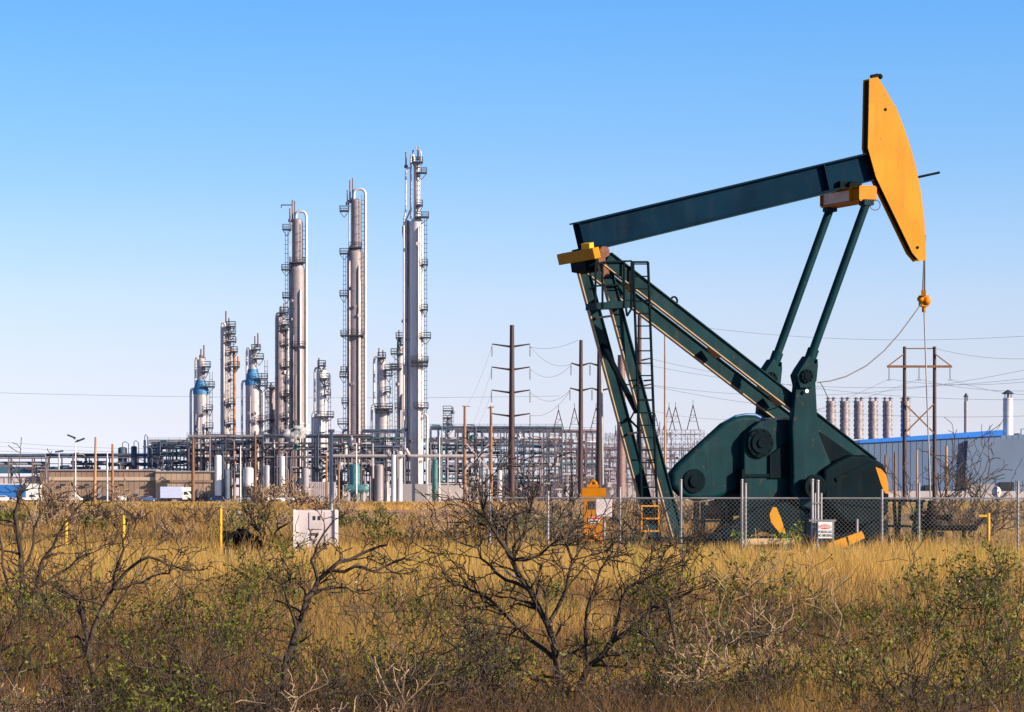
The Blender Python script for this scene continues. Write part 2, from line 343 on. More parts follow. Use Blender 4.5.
guard = [(672,473),(679,464),(703,442),(724,423),(736,416.5),(746,414.8),(755,415),(763,419),(770,428),(772,445),(768,462),(760,476),(742,490),(716,499),(698,501),(682,496),(672,486)]
m = MB(); plate(m, guard, .45, .34, at=.45); part('belt_guard', m, TEAL)
m = MB(); ed = [P(x, y, .30) for x, y in guard[:9]]
m.tube([p for p in ed], .05, 6); part('guard_rim', m, BLUEEDGE)
m = MB(); c = P(694,481,.46); m.tube([c, c+V*.04], .33, 24); m.tube([c+V*.04, c+V*.1], .17, 18); part('sheave_cover', m, TEALD)
m = MB(); c = P(716,512,-.3); m.tube([c-V*.5, c+V*.45], .2, 16); m.tube([c+V*.45, c+V*.5], .14, 12); m.box(c+Z*.22, (.3,.3,.16), a_); part('electric_motor', m, RUSTD)
for x, l in ((696,.4),(703,.4),(723,.4),(731,.4),(697,-.9),(728,-.9)): m = MB(); m.bar(P(x,502,l), P(x,549,l), .10, .10, U); part('stand_leg', m, TEALD)
for p, q in (((692,521),(736,521)),((692,534),(740,536)),((704,548),(722,522)),((712,548),(735,524))): m = MB(); m.bar(P(*p,.42), P(*q,.42), .06, .07); part('stand_brace', m, TEALD)
# lower swing weight with orange tip and lower base
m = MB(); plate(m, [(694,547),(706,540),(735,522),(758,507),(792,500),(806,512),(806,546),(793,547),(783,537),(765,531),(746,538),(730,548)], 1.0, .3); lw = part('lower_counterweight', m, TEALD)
m = MB(); plate(m, [(773,507),(776.5,507.5),(781,518),(786,534),(779,532.5),(771,522),(769.5,514)], 1.015, .012); part('orange_marking', m, ORANGE, lw)
m = MB(); plate(m, [(826,549),(829,543),(862,531),(865,538),(836,552),(828,552)], 1.32, .03); yp = part('toe_guard', m, ORANGE)
m = MB(); plate(m, [(846.2,537),(847.6,536.5),(850,545),(848.4,545.5)], 1.33, .012, at=1.332); part('strap', m, BLACK, yp); m = MB(); m.tube([P(857,519,1.34), P(857,532,1.34)], .04, 8); part('pin', m, GALV, yp)
m = MB()
for lat in (1.0, -.8):
    m.ibeam(Q(PS(650,547,lat)[0], .28, lat), Q(PS(893,547,lat)[0], .28, lat), .34, .26, Z, .03, .02)
plate(m, [(806,506),(836,512),(888,521),(890,551),(806,551)], .78, 1.5)
for s in (-1.9, -.6, .8, 2.2, 3.6): m.bar(Q(s,.3,-.8), Q(s,.3,1.0), .2, .2)
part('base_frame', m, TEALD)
m = MB(); m.box(Q(1.2,.04,0), (7.6,3.2,.10), a_); part('concrete_pad', m, CONC)
m = MB(); m.bar(Q(PS(736,541,1.1)[0],.34,1.1), Q(PS(790,540,1.1)[0],.34,1.1), .5, .16); part('sunlit_ground_bar', m, DUST)  # tan bar added as the sunlit ground showing below the lower weight
# samson post
def leg(p, q, name='leg', dep=.36, wid=.13):
    ax = (q-p).normalized(); up = V.cross(ax).normalized()
    if up.x < 0: up = -up
    m = MB(); m.ibeam(p, q, dep, wid, up, .03, .03, bottom=False); l = part(name, m, TEAL)
    m = MB(); m.bar(p-up*(dep/2-.015), q-up*(dep/2-.015), wid, .03, up); part('flange', m, DUST, l)
    return l
leg(P(602,257,.75), P(681,549,1.0)); leg(P(581,262,-.75), P(658,549,-1.0))
def strut(p, q):
    ax = (q-p).normalized(); up = V.cross(ax).normalized()
    if up.z < 0: up = -up
    m = MB(); m.ibeam(p, q, .42, .16, up, .03, .05, bottom=False); l = part('back_leg', m, TEAL)
    m = MB(); m.bar(p-up*.195, q-up*.195, .15, .03, up); part('flange', m, DUST, l)
strut(P(607,259,.8), P(872,465,.8)); strut(P(583,262,-.8), P(846,466,-.8))
m = MB()
for x, y in ((636,285),(721,352),(783,400)):
    s, z = PS(x, y, 0); m.bar(Q(s,z,-.64), Q(s,z,.64), .34, .05, (U*.78+Z*.62))
part('cross_plate', m, DUST)
m = MB(); m.bar(P(603,345,-.8), P(637,412,.85), .12, .12, V); m.bar(P(628,418,-.85), P(646,436,.85), .05, .05, V); m.bar(P(638,404,.8), P(630,420,-.8), .04, .04, V)
part('cross_brace', m, TEALD)
m = MB(); m.bar(P(628,434,-.9), P(646,431,.9), .06, .05); m.bar(P(596,318,-.8), P(611,316,.8), .08, .05); part('tie_bar', m, DUST)
m = MB(); s0, z0 = PS(579, 256, 0); c = Q(s0, z0, 0)
m.bar(c-V*1.16, c+V*1.10, .20, .30, bu); sb = part('saddle_bearing', m, ORANGE)
m = MB(); m.bar(P(585,246,.5)-V*.1, P(590,246,.5)+V*.1, .25, .16, bu); part('oil_cup', m, YELLOW, sb)
m = MB(); plate(m, [(584,256),(600,250),(606,262),(597,272),(586,270)], .45, .9); plate(m, [(578,249),(600,244),(600,247),(579,252)], .2,.4); part('post_head', m, TEALD)
m = MB(); c = P(603,252,.72); m.tube([c, c+V*.1], .15, 16); m.bar(P(600,256,.8), P(606,276,.8), .1, .2, U); part('rusty_clamp', m, RUSTD)
for x, y, l in ((674,301,.8),(655.5,304,-.8)):
    m = MB(); m.tube([P(x+3.2*math.cos(t), y-4.2*math.sin(t), l) for t in np.linspace(-.4, 3.5, 12)], .028, 6); part('lifting_lug', m, TEALD)
# service platform and ladder
m = MB(); plate(m, [(597,302.5),(631,300.5),(631,307.5),(597,309)], 1.55, .7); sp = part('service_platform', m, TEAL)
m = MB()
def rl(a, b, w=.045): m.bar(a, b, w, w, V)
for lat in (1.55, .9):
    for x in (595.5, 602.5, 624, 631.5): rl(P(x,308,lat), P(x,263 if x < 620 else 261,lat))
    pts = [P(595.5,266,lat), P(598,263.5,lat), P(604,262,lat), P(616,261.5,lat), P(631.5,261,lat)]
    for p, q in zip(pts[:-1], pts[1:]): rl(p, q)
    rl(P(595.5,286,lat), P(631.5,284,lat))
for y in (286, 263):
    rl(P(596,y,1.55), P(590,y+3,.9)); 
rl(P(626,308,1.5), P(627,316,1.5)); rl(P(627,316,1.5), P(632,308,1.5))
part('handrail', m, TEALD, sp)
lad = MB(); m = lad
LL = lambda y: P(633+(y-262)*.037, y, 1.45); LR = lambda y: P(648+(y-262)*.037, y, 1.45)
for f in (LL, LR): m.bar(f(262), f(534), .05, .06, V)
y = 264
while y < 530: m.tube([LL(y), LR(y)], .02, 6); y += 12.4
m.tube([LL(262), LR(262)], .03, 6); m.bar(LL(400), LR(400), .05, .1, V)
for yy in (300, 380, 460): m.bar(LR(yy), LR(yy)-V*.5, .04, .04); m.bar(LL(yy), LL(yy)-V*.5, .04, .04)
part('ladder', m, TEALD)
m = MB()
for y in (506, 518.5, 531): m.bar(P(641,y,1.55), P(659,y,1.55), .04, .04 if y != 518.5 else .09, V)
for x in (641.5, 658.5): m.bar(P(x,505,1.55), P(x,532,1.55), .04, .04, V)
part('ladder_gate', m, ORANGE)

for o_ in bpy.data.objects:
    if o_.name.split('.')[0] in ('belt_guard', 'counterweight', 'lower_counterweight', 'gear_reducer', 'crank', 'crank_pin_bearing', 'horse_head', 'saddle_bearing', 'equalizer'):
        bm_ = o_.modifiers.new('bevel', 'BEVEL'); bm_.width = {'belt_guard': .13, 'counterweight': .09, 'lower_counterweight': .08, 'gear_reducer': .10, 'crank': .05}.get(o_.name.split('.')[0], .02); bm_.segments = 4; bm_.limit_method = 'ANGLE'; bm_.angle_limit = math.radians(50); bm_.harden_normals = False
# ------------------------------------------------------------------ wellhead and guard frame
wh = empty('wellhead', G(930.6, 82.4), 'black wellhead with stacked flanges under the polished rod of the pump jack', 'wellhead')
b = G(930.6, 82.4)
m = MB(); pr = [(.0,0),(.22,0),(.22,.15),(.34,.15),(.34,.27),(.18,.27),(.18,.42),(.38,.42),(.38,.56),(.18,.56),(.18,.72),(.34,.74),(.34,.88),(.15,.88),(.15,1.05),(.26,1.05),(.26,1.15),(.11,1.15),(.08,1.42),(.05,1.45),(0,1.45)]
m.lathe(b, pr, 16); m.build('valve_stack', BLACK, wh)
m = MB(); m.tube([b+Vector((-.35,0,.66)), b+Vector((1.35,0.1,.66))], .075, 8); m.tube([b+Vector((.98,.1,.66)), b+Vector((.98,.1,0))], .075, 8); m.tube([b+Vector((1.2,.1,.60)), b+Vector((1.2,.1,.74))], .08, 8)
m.tube([b+Vector((-.5,0,.96)), b+Vector((.5,0,.96))], .07, 8); m.ball(b+Vector((-.5,0,.96)), .1,.1,.1); m.ball(b+Vector((.5,0,.96)), .1,.1,.1); m.ball(b+Vector((-.42,0,.66)), .12,.12,.12); m.build('flow_line', BLACK, wh)
m = MB(); m.lathe(b+Vector((.12,-.25,.62)), [(0,0),(.1,0),(.1,.03),(0,.03)], 12); m.lathe(b+Vector((-.3,-.1,1.0)), [(0,0),(.14,0),(.14,.03),(0,.03)], 12); m.build('hand_wheel', BLACK, wh)
gf = empty('guard_frame', G(905, 82), 'dark steel trestle frame standing between the pump jack and the wellhead', 'frame')
m = MB(); Yg = 82.0
for x0, x1 in ((894,897),(900,898),(918,910),(922,914.5)): m = MB(); m.bar(W(x0,501,Yg), W(x1,551,Yg), .09, .09, (0,1,0)); m.build('leg', TEALD, gf)
for y in (500.5, 526, 540): m = MB(); m.bar(W(888,y,Yg), W(925,y+.5,Yg), .07, .07); m.build('rail', TEALD, gf)

# ------------------------------------------------------------------ chain link fence
YF = 75.0; zf = 1.52
fn = empty('chain_link_fence', G(760, YF), 'grey chain link fence running right across in front of the pump jack', 'fence')
m = MB(); m.tube([W(489,498,YF), W(1080,498.4,YF)], .026, 6); m.build('top_rail', GALV, fn)
m = MB(); m.tube([W(489,553,YF), W(1080,553,YF)], .012, 5); m.build('bottom_wire', MESHM, fn)
for x, yt in ((490,484),(548,492),(620,488),(681,480),(742,480),(745.5,484),(882,490),(919,484),(1018,482),(1062,482)):
    m = MB(); t = W(x, yt, YF); m.tube([t, G(x, YF)], .034, 8); m.ball(t, .04,.04,.03); m.build('post', GALV, fn)
# diamond wire cloth in real wire
m = MB(); x0, x1 = G(490,YF).x, G(1075,YF).x; pitch = .112; zl, zh = .06, 1.50; hgt = zh-zl; yy = YF-.035
def wire(xa, za, xb, zb):
    m.bar((xa, yy, za), (xb, yy, zb), .005, .005, (0,1,0))
n = int((x1-x0+hgt)/pitch)
for i in range(n):
    c = x0-hgt+i*pitch
    for sgn in (1, -1):
        xa, xb = c, c+hgt
        ta, tb = max(0, (x0-c)/hgt), min(1, (x1-c)/hgt)
        if tb <= ta: continue
        za, zb = zl+hgt*ta, zl+hgt*tb
        if sgn < 0: za, zb = zh-hgt*ta, zh-hgt*tb
        wire(c+hgt*ta, za, c+hgt*tb, zb)
m.build('wire_mesh', MESHM, fn)
gt = empty('fence_gate_posts', G(817, YF-.15), 'pair of pale galvanised gate posts rising above the fence beside the danger sign', 'gate posts')
for x, yt in ((812.3,480),(817.8,481)):
    m = MB(); m.tube([W(x,yt,YF-.15), G(x,YF-.15)], .04, 10); m.ball(W(x,yt,YF-.15), .05,.05,.04); m.build('post', GALV, gt)
for x in (815.1, 821.2):
    m = MB(); m.tube([W(x,493,YF-.15), G(x,YF-.15)], .03, 8); m.build('gate_stile', GALV, gt)
m = MB()
for y in (503,520,538): m.box(W(816.5,y,YF-.15), (.26,.1,.04))
m.build('hinge', GALV, gt)
# sign
YS = YF-.3
sg = empty('danger_sign', G(827, YS), 'white and red danger sign in a light metal frame beside the gate posts', 'sign')
m = MB(); m.bar(W(809,520.5,YS), W(836,520.5,YS), .05, .05); m.bar(W(833.2,521,YS), W(833.2,560,YS), .045, .045, (0,1,0)); m.bar(W(817.5,521,YS), W(817.5,556,YS), .035, .035, (0,1,0)); m.bar(W(817,538.5,YS), W(833,538.5,YS), .03, .03)
m.build('frame', GALV, sg)
m = MB(); m.bar(W(818.2,530,YS-.03), W(832.2,530,YS-.03), .01, .42); m.build('sign_panel', SIGNW, sg)
m = MB(); c = W(825.2,526.8,YS-.037); m.add([c+Vector((.17*math.cos(t), 0, .062*math.sin(t))) for t in np.linspace(0, 2*math.pi, 24, endpoint=False)], [tuple(range(24))]); m.build('red_oval', REDS, sg)
def text(s, loc, size, mat, par, sx=1.0, name='lettering'):
    cu = bpy.data.curves.new('t', 'FONT'); cu.body = s; cu.size = size; cu.align_x = 'CENTER'; cu.align_y = 'CENTER'; cu.offset = size*.02
    t = bpy.data.objects.new('t', cu); COL.objects.link(t); bpy.context.view_layer.update()
    me = bpy.data.meshes.new_from_object(t.evaluated_get(bpy.context.evaluated_depsgraph_get())); bpy.data.objects.remove(t)
    me.transform(Matrix.Translation(Vector(loc)-Vector(ORG[par.name]))@Matrix.Rotation(math.pi/2, 4, 'X')@Matrix.Diagonal((sx,1,1,1)))
    me.materials.clear(); me.materials.append(mat); o = bpy.data.objects.new(name, me); COL.objects.link(o); o.parent = par; ORG[o.name] = ORG[par.name]
text('DANGER', W(825.2,526.8,YS-.042), .115, SIGNW, sg, .7)
text('POISON GAS', W(825.2,532,YS-.038), .095, SIGNB, sg, .62)
text('NO SMOKING', W(825.2,535.6,YS-.038), .095, SIGNB, sg, .62)

# ------------------------------------------------------------------ orange cabinet, white box, thin pole
YC = 77.5
cb_ = empty('control_cabinet', G(593, YC), 'orange upright control cabinet with a hooded top standing behind the fence', 'cabinet')
def bx(m, xa, ya, xb, yb, Y, dep):
    p, q = W(xa, yb, Y), W(xb, ya, Y); m.box(((p.x+q.x)/2, Y+dep/2, (p.z+q.z)/2), (q.x-p.x, dep, q.z-p.z))
m = MB(); bx(m, 584,497,604,541,YC,.35); m.build('body', ORANGE2, cb_)
m = MB(); bx(m, 582,488,606,497,YC-.05,.45); m.build('hood', ORANGE2, cb_)
m = MB(); m.tube([W(590,488,YC+.1), W(590,483,YC+.1), W(593,480.5,YC+.1), W(596,483,YC+.1), W(596,488,YC+.1)], .05, 6); m.bar(W(587,486,YC+.1), W(599,486,YC+.1), .1,.08); m.build('lifting_handle', ORANGE2, cb_)
m = MB(); bx(m, 589,501,595,509,YC-.02,.03); m.build('window', GLASS, cb_)
m = MB(); bx(m, 588.5,517,600,523,YC-.02,.03); wl = m.build('warning_label', SIGNW, cb_)
m = MB(); bx(m, 589,517.3,599.5,519.2,YC-.026,.01); m.build('red_stripe', REDS, wl)
m = MB(); bx(m, 589.5,520.4,598.5,522,YC-.026,.01); m.build('text_line', SIGNB, wl)
m = MB()
for x in (586,590,597,602): m.tube([W(x,540,YC+.15), G(x,YC+.15)], .035, 6)
m.ball(W(594,536,YC-.03), .06,.06,.06); m.build('conduit_leg', ORANGE2, cb_)
wbx = empty('junction_box', G(603.8, YC-1.2), 'square white junction box on a post in front of the orange cabinet', 'junction box')
m = MB(); bx(m, 595.5,498,612,517,YC-1.3,.2); m.build('box', CREAM, wbx)
m = MB(); bx(m, 596.2,498.6,611.3,516.4,YC-1.315,.014); m.box(W(596.8,501.5,YC-1.32), (.03,.03,.05)); m.box(W(596.8,513.5,YC-1.32), (.03,.03,.05)); m.build('door', CREAM, wbx)
m = MB(); m.tube([W(604.3,517,YC-1.2), G(604.3,YC-1.2)], .035, 8); m.build('post', GALV, wbx)
m = MB(); m.tube([W(600.3,322,YC+3), G(603.5,YC+3)], .045, 8); tag(m.build('conduit_pole', GALV, None, G(603.5,YC+3)), 'tall thin pale conduit pole rising beside the orange cabinet to the ladder platform', 'pole')

# ------------------------------------------------------------------ white cabinet, valve, marker posts
YW = 78.0
wc = empty('utility_cabinet', G(315, YW), 'pinkish white utility cabinet on short legs in the dry grass left of centre', 'cabinet')
m = MB(); bx(m, 293.5,510,337,553,YW,.6); m.build('body', CREAM, wc)
m = MB(); bx(m, 309.3,512,323,529,YW-.03,.04); d_ = m.build('meter_panel', CREAM, wc)
for x in (313,318): m = MB(); bx(m, x,516,x+2.5,520,YW-.04,.02); m.build('meter_window', GLASS, d_)
m = MB(); bx(m, 310.5,532.8,318,534.6,YW-.04,.045); m.build('handle', RUSTD, wc)
for x, x_ in ((296,308),(324.5,335.5)): m = MB(); bx(m, x,512,x_,551,YW-.015,.02); m.build('door', CREAM, wc)
for x in (294.5,336): m = MB(); m.bar(W(x,509.5,YW-.03), G(x,YW-.03), .06,.06,(0,1,0)); m.build('leg', WHITEP, wc)
m = MB(); m.tube([W(331.3,430,YW+12), G(331.3,YW+12)], .06, 8); m.bar(W(328,431,YW+12), W(334.5,431,YW+12), .08,.1)
tag(m.build('antenna_mast', GALV, None, G(331.3,YW+12)), 'thin pale mast rising behind the white utility cabinet', 'mast')
YV = 79.0
va = empty('pipeline_valve', G(243, YV), 'black pipeline valve and pipework low in the grass beside a yellow marker post', 'valve')
m = MB(); m.tube([W(222,536,YV), W(236,536,YV)], .14, 12); m.tube([W(236,536,YV), W(254,536,YV)], .07, 10); m.tube([W(236,536,YV), W(238,536,YV)], .2, 12); m.tube([W(246,536,YV), W(247.5,536,YV)], .17, 12); m.tube([W(243,533,YV), G(243,YV)], .09, 10); m.ball(W(243,537,YV), .24,.2,.22); m.build('body', BLACK, va)
m = MB(); m.lathe(W(243,530.5,YV), [(0,0),(.17,0),(.17,.05),(0,.05)], 14); m.tube([W(243,536,YV), W(243,527,YV)], .04, 6); m.build('hand_wheel', BLACK, va)
m = MB()
for x in (224,232,240,248,257): m.box(G(x,YV,.24), (.26,.3,.26)); m.tube([G(x,YV,.2), G(x,YV,.48)], .05, 6)
m.bar(G(222,YV,.3), G(259,YV,.3), .08,.08); m.build('manifold', BLACK, va)
YG = 'yellow marker posts in the brush'
yp0 = MB().tube([(0,0,0),(0,0,1)], .06, 10).ball((0,0,1), .06,.06,.03)
for i, (x, yt, Y, lb) in enumerate(((66,520,80,'short yellow marker post at far left between bare bushes'),(123.5,516,79,'bright yellow marker post standing alone between the far left post and the black valve'),(220.5,509.5,78.5,'yellow marker post touching the left end of the black pipeline valve'),(988.5,514,81,'yellow marker post with a short side arm behind the fence near the right edge'))):
    hgt_ = W(x, yt, Y).z; o = G(x, Y)
    m = MB(); m.tube([o, o+Z*hgt_], .048, 10); m.ball(o+Z*hgt_, .048,.048,.03)
    if i == 3: m.bar(o+Z*(hgt_-.05)-Vector((.28,0,0)), o+Z*(hgt_-.05), .07,.07)
    tag(m.build('marker_post', YELLOW, None, o), lb, 'post', YG)

# ------------------------------------------------------------------ REFINERY
def tower(label, cx, Y, segs, mat, platforms=(), pipes=(), vents=(), ladders=(), cone=None, group='distillation towers of the refinery', coneh=0):
    """segs: (x0,x1,ytop,ybot) from top to bottom; every measure read off at distance Y"""
    k = Y/F; base = G(cx, Y)
    t = empty('distillation_tower', base, label, 'tower', group)
    m = MB()
    for i, (x0, x1, ya, yb) in enumerate(segs):
        r = (x1-x0)/2*k; c = W((x0+x1)/2, yb, Y); h = (yb-ya)*k
        prof = [(r*1.0, -0.0), (r, h)]
        if i == 0: prof += [(r*.93, h+r*.22), (r*.7, h+r*.42), (r*.35, h+r*.52), (0, h+r*.55)]
        else:
            x2, x3, _, _ = segs[i-1]; r2 = (x3-x2)/2*k
            prof += [(r2*1.02, h+(ya-segs[i-1][3])*k+.05)]
        m.lathe(c, prof, 28)
        nb = int(h/4.5)
        for j in range(1, nb): m.lathe(c+Z*(h*j/nb), [(r*1.0,-.12),(r*1.035,-.1),(r*1.035,.1),(r,.12)], 28)
    m.build('shell', mat, t)
    if cone:
        x0, x1, ya, yb, xa, xb = cone; m = MB(); c = W((x0+x1)/2, yb, Y)
        R1, R2 = (x1-x0)/2*k, (xb-xa)/2*k; m.lathe(c, [(R1*1.07,-.8), (R1*1.08,.1), (R2*1.22,(yb-ya)*k*.8), (R2*1.2,(yb-ya)*k)], 28); m.build('blue_band', BLUEB, t)
    rt = random.Random(int(cx*7)); xa_, xb_, ya_, yb_ = segs[-1]
    for j in range(3 if xb_-xa_ > 11 else 2):
        u_ = rt.uniform(-.75,.75); r = (xb_-xa_)/2*k; xx = base.x+((xa_+xb_)/2-cx)*k+u_*r; yy_ = Y-math.sqrt(max(0, 1-u_*u_))*r-.35; zt = W(0, ya_+rt.uniform(2,(yb_-ya_)*.5), Y).z
        m = MB(); m.tube([(xx,yy_+.4,zt+.8), (xx,yy_,zt), (xx,yy_,1)], rt.uniform(.12,.26), 7); m.build('conduit', rt.choice((PIPEL, STEELP, CLADW, CLADD)), t)
    for j in range(5):
        f = rt.random(); zz = 6+f*(W(0,ya_,Y).z-10); r = (xb_-xa_)/2*k; a = rt.uniform(-2.6,-.5); c = Vector((base.x+((xa_+xb_)/2-cx)*k, Y, zz)); d_ = Vector((math.cos(a), math.sin(a), 0))
        m = MB(); m.tube([c+d_*r*.9, c+d_*(r+.5)], .3, 10); m.tube([c+d_*(r+.45), c+d_*(r+.6)], .45, 10); m.build('manway', rt.choice((STEELP, CLADD, PIPEL)), t)
    x0, x1, _, yb = segs[-1]; m = MB(); r = (x1-x0)/2*k; m.lathe(base, [(r*1.12,0),(r*1.12,1.6),(r,1.7)], 28); m.build('base_ring', CONC, t)
    for (y, xa, xb) in platforms:
        m = MB(); pa, pb = W(xa, y, Y), W(xb, y, Y); dep = max(2.2, min(4.5, (pb.x-pa.x)*.8)); c = (pa+pb)/2; w = pb.x-pa.x
        yc = Y-segs[0][1]*0-1.2
        m.box((c.x, yc, c.z), (w, dep, .34))
        m.bar((pa.x, yc, c.z-.1), (c.x, yc, c.z-1.6), .14, .14); m.bar((pb.x, yc, c.z-.1), (c.x, yc, c.z-1.6), .14, .14)
        p = m.build('platform', STEELD, t)
        m = MB(); n = max(2, int(w/1.3)+1)
        for yy_ in (yc-dep/2+.06, yc+dep/2-.06):
            for j in range(n): xx = pa.x+.05+(w-.1)*j/(n-1); m.bar((xx,yy_,c.z+.1), (xx,yy_,c.z+1.25), .11,.11)
            for h in (.65, 1.25): m.bar((pa.x,yy_,c.z+h), (pb.x,yy_,c.z+h), .11,.11)
        for xx in (pa.x+.05, pb.x-.05):
            for h in (.65, 1.25): m.bar((xx,yc-dep/2,c.z+h), (xx,yc+dep/2,c.z+h), .07,.07)
        m.build('handrail', STEELD, p)
    for pts, rp, mt in pipes:
        m = MB(); P3 = [W(x, y, Y-.5) for x, y in pts]
        # round the corners
        Q3 = [P3[0]]
        for i in range(1, len(P3)-1):
            a, b, c = P3[i-1], P3[i], P3[i+1]; d1 = min(1.6, (a-b).length*.45); d2 = min(1.6, (c-b).length*.45)
            p, q = b+(a-b).normalized()*d1, b+(c-b).normalized()*d2
            for u_ in (0,.25,.5,.75,1): Q3.append(p*(1-u_)**2+b*2*u_*(1-u_)+q*u_**2)
        Q3.append(P3[-1]); m.tube(Q3, rp*k, 10)
        if len(P3) >= 2:
            a, b = Q3[-2], Q3[-1]; n = int((b-a).length/7)
            for j in range(1, n): c = a.lerp(b, j/n); m.tube([c-Z*.15, c+Z*.15], rp*k*1.25, 10)
        m.build('pipe', mt, t)
    for x, ya, yb in vents:
        m = MB(); m.tube([W(x,yb,Y), W(x,ya,Y)], .22, 6); m.tube([W(x,yb,Y), W(x,yb-3,Y)], .45, 8); m.build('vent', STEELP, t)
    for x, ya, yb in ladders:
        m = MB(); a, b = W(x, ya, Y-1.5), W(x, yb, Y-1.5)
        for dx in (-.3, .3): m.bar(a+Vector((dx,0,0)), b+Vector((dx,0,0)), .11, .11, (0,1,0))
        n = int((a.z-b.z)/1.1)
        for j in range(n):
            z = b.z+1.1*j; m.box((a.x, a.y, z), (.75,.08,.09))
            if j % 2: m.lathe((a.x, a.y-.35, z), [(.42,-.04),(.45,0),(.42,.04)], 8)
        m.build('ladder', STEELD, t)
    return t
BT = 499
tower('stout pale tower with a blue collar, leftmost of the refinery towers', 201, 700, [(197,205.5,360,382),(193.5,208.5,391,BT)], CLAD,
      [(367,203,211),(372,203,209),(387,203,215),(410,207,213),(428,207,213.5),(447,206,214)], [([(198,366),(198,358),(195.5,358),(195.5,390)],1.1,PIPEL),([(194,389),(190.7,389),(190.7,440),(190.7,BT)],1.3,CLADW)],
      [(201,349,358),(204,345,360)], [(211,372,498)], cone=(193.5,208.5,380,391,197,205.5))
tower('slender tower with a rusty orange pipe down its right side', 225.5, 716, [(220.5,231,329,BT)], CLAD,
      [(327,227,236),(334,227,236),(342,227,236.5),(352,231,238),(367,230,240),(404,229,236),(424,229,236),(446,226,237)],
      [([(225,330),(225,323),(221.6,323),(221.6,480)],1.2,CLADW),([(231,350),(234.5,352),(234.5,BT)],1.6,PIPER),([(238,356),(238,366),(236,372)],.8,PIPER)], [(226,311,328),(229,318,328)], [(232,327,420)])
tower('stout pale tower with a blue collar behind the slender rusty piped tower', 252.5, 700, [(248.5,257,351,371),(245.5,260.5,382,BT)], CLAD,
      [(359,255,264),(350,252,261),(379,256,268),(386,258,268),(421,259,266),(440,258,266)], [([(250,353),(250,348),(246.7,348),(246.7,380)],1.1,PIPEL),([(246,381),(242,381),(242,430),(242,BT)],1.2,CLADW),([(257,391),(262.3,391),(262.3,BT)],2.0,CLADW)],
      [(255,336,351),(258,333,347)], [(266,360,490)], cone=(245.5,260.5,369,382,248.5,257))
tower('short grey column half hidden between two taller towers', 272, 715, [(269,276,388,BT)], CLADD, [(388,266,277),(397,266,273),(420,267,276)], [], [(271,383,389)], [(267,390,470)])
tower('dull mauve column with platforms up its right side, beside the third tallest tower', 280.5, 703, [(275,286,318,BT)], CLADD,
      [(313,280,289),(325,283,290),(330,282,289),(345,284,289),(367,284,290),(396,284,290),(418,284,291)], [([(280,317),(280,313),(276.2,313),(276.2,440)],1.1,PIPEL),([(287.5,328),(287.5,480)],1.7,CLADW)], [(284,303,314),(281,306,316)], [(289,330,480)])
tower('third tallest tower, with an arched overhead pipe and an arm at its top', 297, 720, [(292,302.5,221,262),(289,305,270,BT)], CLADD,
      [(230,283,291.5),(270,282,291),(263,290,305),(298,283,290),(320,284,290),(347,288,306),(365,283,290),(395,284,290),(430,284,306)],
      [([(296,222),(296,211.5),(306.3,211.5),(306.3,BT)],1.4,CLADW),([(291,222),(289.4,224),(289.4,300)],.8,PIPEL),([(298,268),(302,275),(302.5,400)],.9,CLADW)], [(292.5,200,222),(294.8,201,222),(290,208,222)], [(286.5,231,480),(304,222,262)])
m = MB(); m.bar(W(281,205,720), W(292,205,720), .25,.25); m.bar(W(281.3,205,720), W(281.3,208,720), .2,.2); m.build('davit_arm', STEELD, bpy.data.objects['distillation_tower.005'])
tower('second tallest tower, plum grey with an arched overhead pipe', 356, 720, [(351,361,201,246),(347,363.5,253,BT)], CLADD,
      [(211.5,340,349),(254,340,349),(248,349,362),(296,340,348),(336,341,364),(377,340,348),(372,341,347),(403,342,348),(424,338,348)],
      [([(354,200),(354,189),(365.4,189),(365.4,BT)],1.4,CLADW),([(349.8,205),(349.2,215),(349.2,246)],.8,CLADW),([(360,252),(360,258),(360,440)],.8,PIPEL),([(356,378),(360.5,378),(360.5,BT)],1.1,CLADW),([(350,430),(342.5,430),(342.5,470)],1.2,PIPEL)], [(350,180,203),(352.8,178,201),(347.5,190,205)], [(344.5,255,440),(363,195,440)])
tower('tallest tower, white with a thin upper stage', 416, 700, [(413.5,420.5,164,218),(410,423.5,222,494)], CLADW,
      [(173.5,416,427),(163,412,423),(217.7,415,429),(265,422.5,428),(310,422,428),(338,421,431),(362,411,428.5),(366,411,428),(408,414,428.5),(206,416,423)],
      [([(414,166),(414,155),(410.8,155),(410.8,219)],1.1,CLADW),([(412,168),(405.8,168),(405.8,212),(403.8,219),(403.8,420)],.9,CLADW),([(421,163),(421,150),(416.5,150),(416.5,147)],.7,PIPEL),([(422,414),(427,414),(427,BT)],1.4,CLADW)],
      [(413,150,163),(418,147,160),(406,152,168)], [(425.5,218,440),(418.5,160,218)])
tower('white companion column pressed against the left side of the tallest tower', 406.8, 702, [(403.6,410.4,222,460)], CLADW, [(232,402.5,404),(455,401,411)], [([(405,222),(408,216),(410,210)],.8,PIPEL)], [], [])
tower('short pale tower standing alone left of the second tallest tower', 321, 700, [(316.5,326.5,372,414),(313.5,328,417,BT)], CLADW,
      [(379,320,330),(366,318,326),(417,315,334),(395,325,331),(386,325,330)], [([(319,371),(319,368),(314.6,368),(314.6,414)],1.1,PIPEL),([(315,413),(312.3,413),(312.3,BT)],1.1,CLADW)], [(319,358,371),(324,362,371)], [(329.5,375,480)])
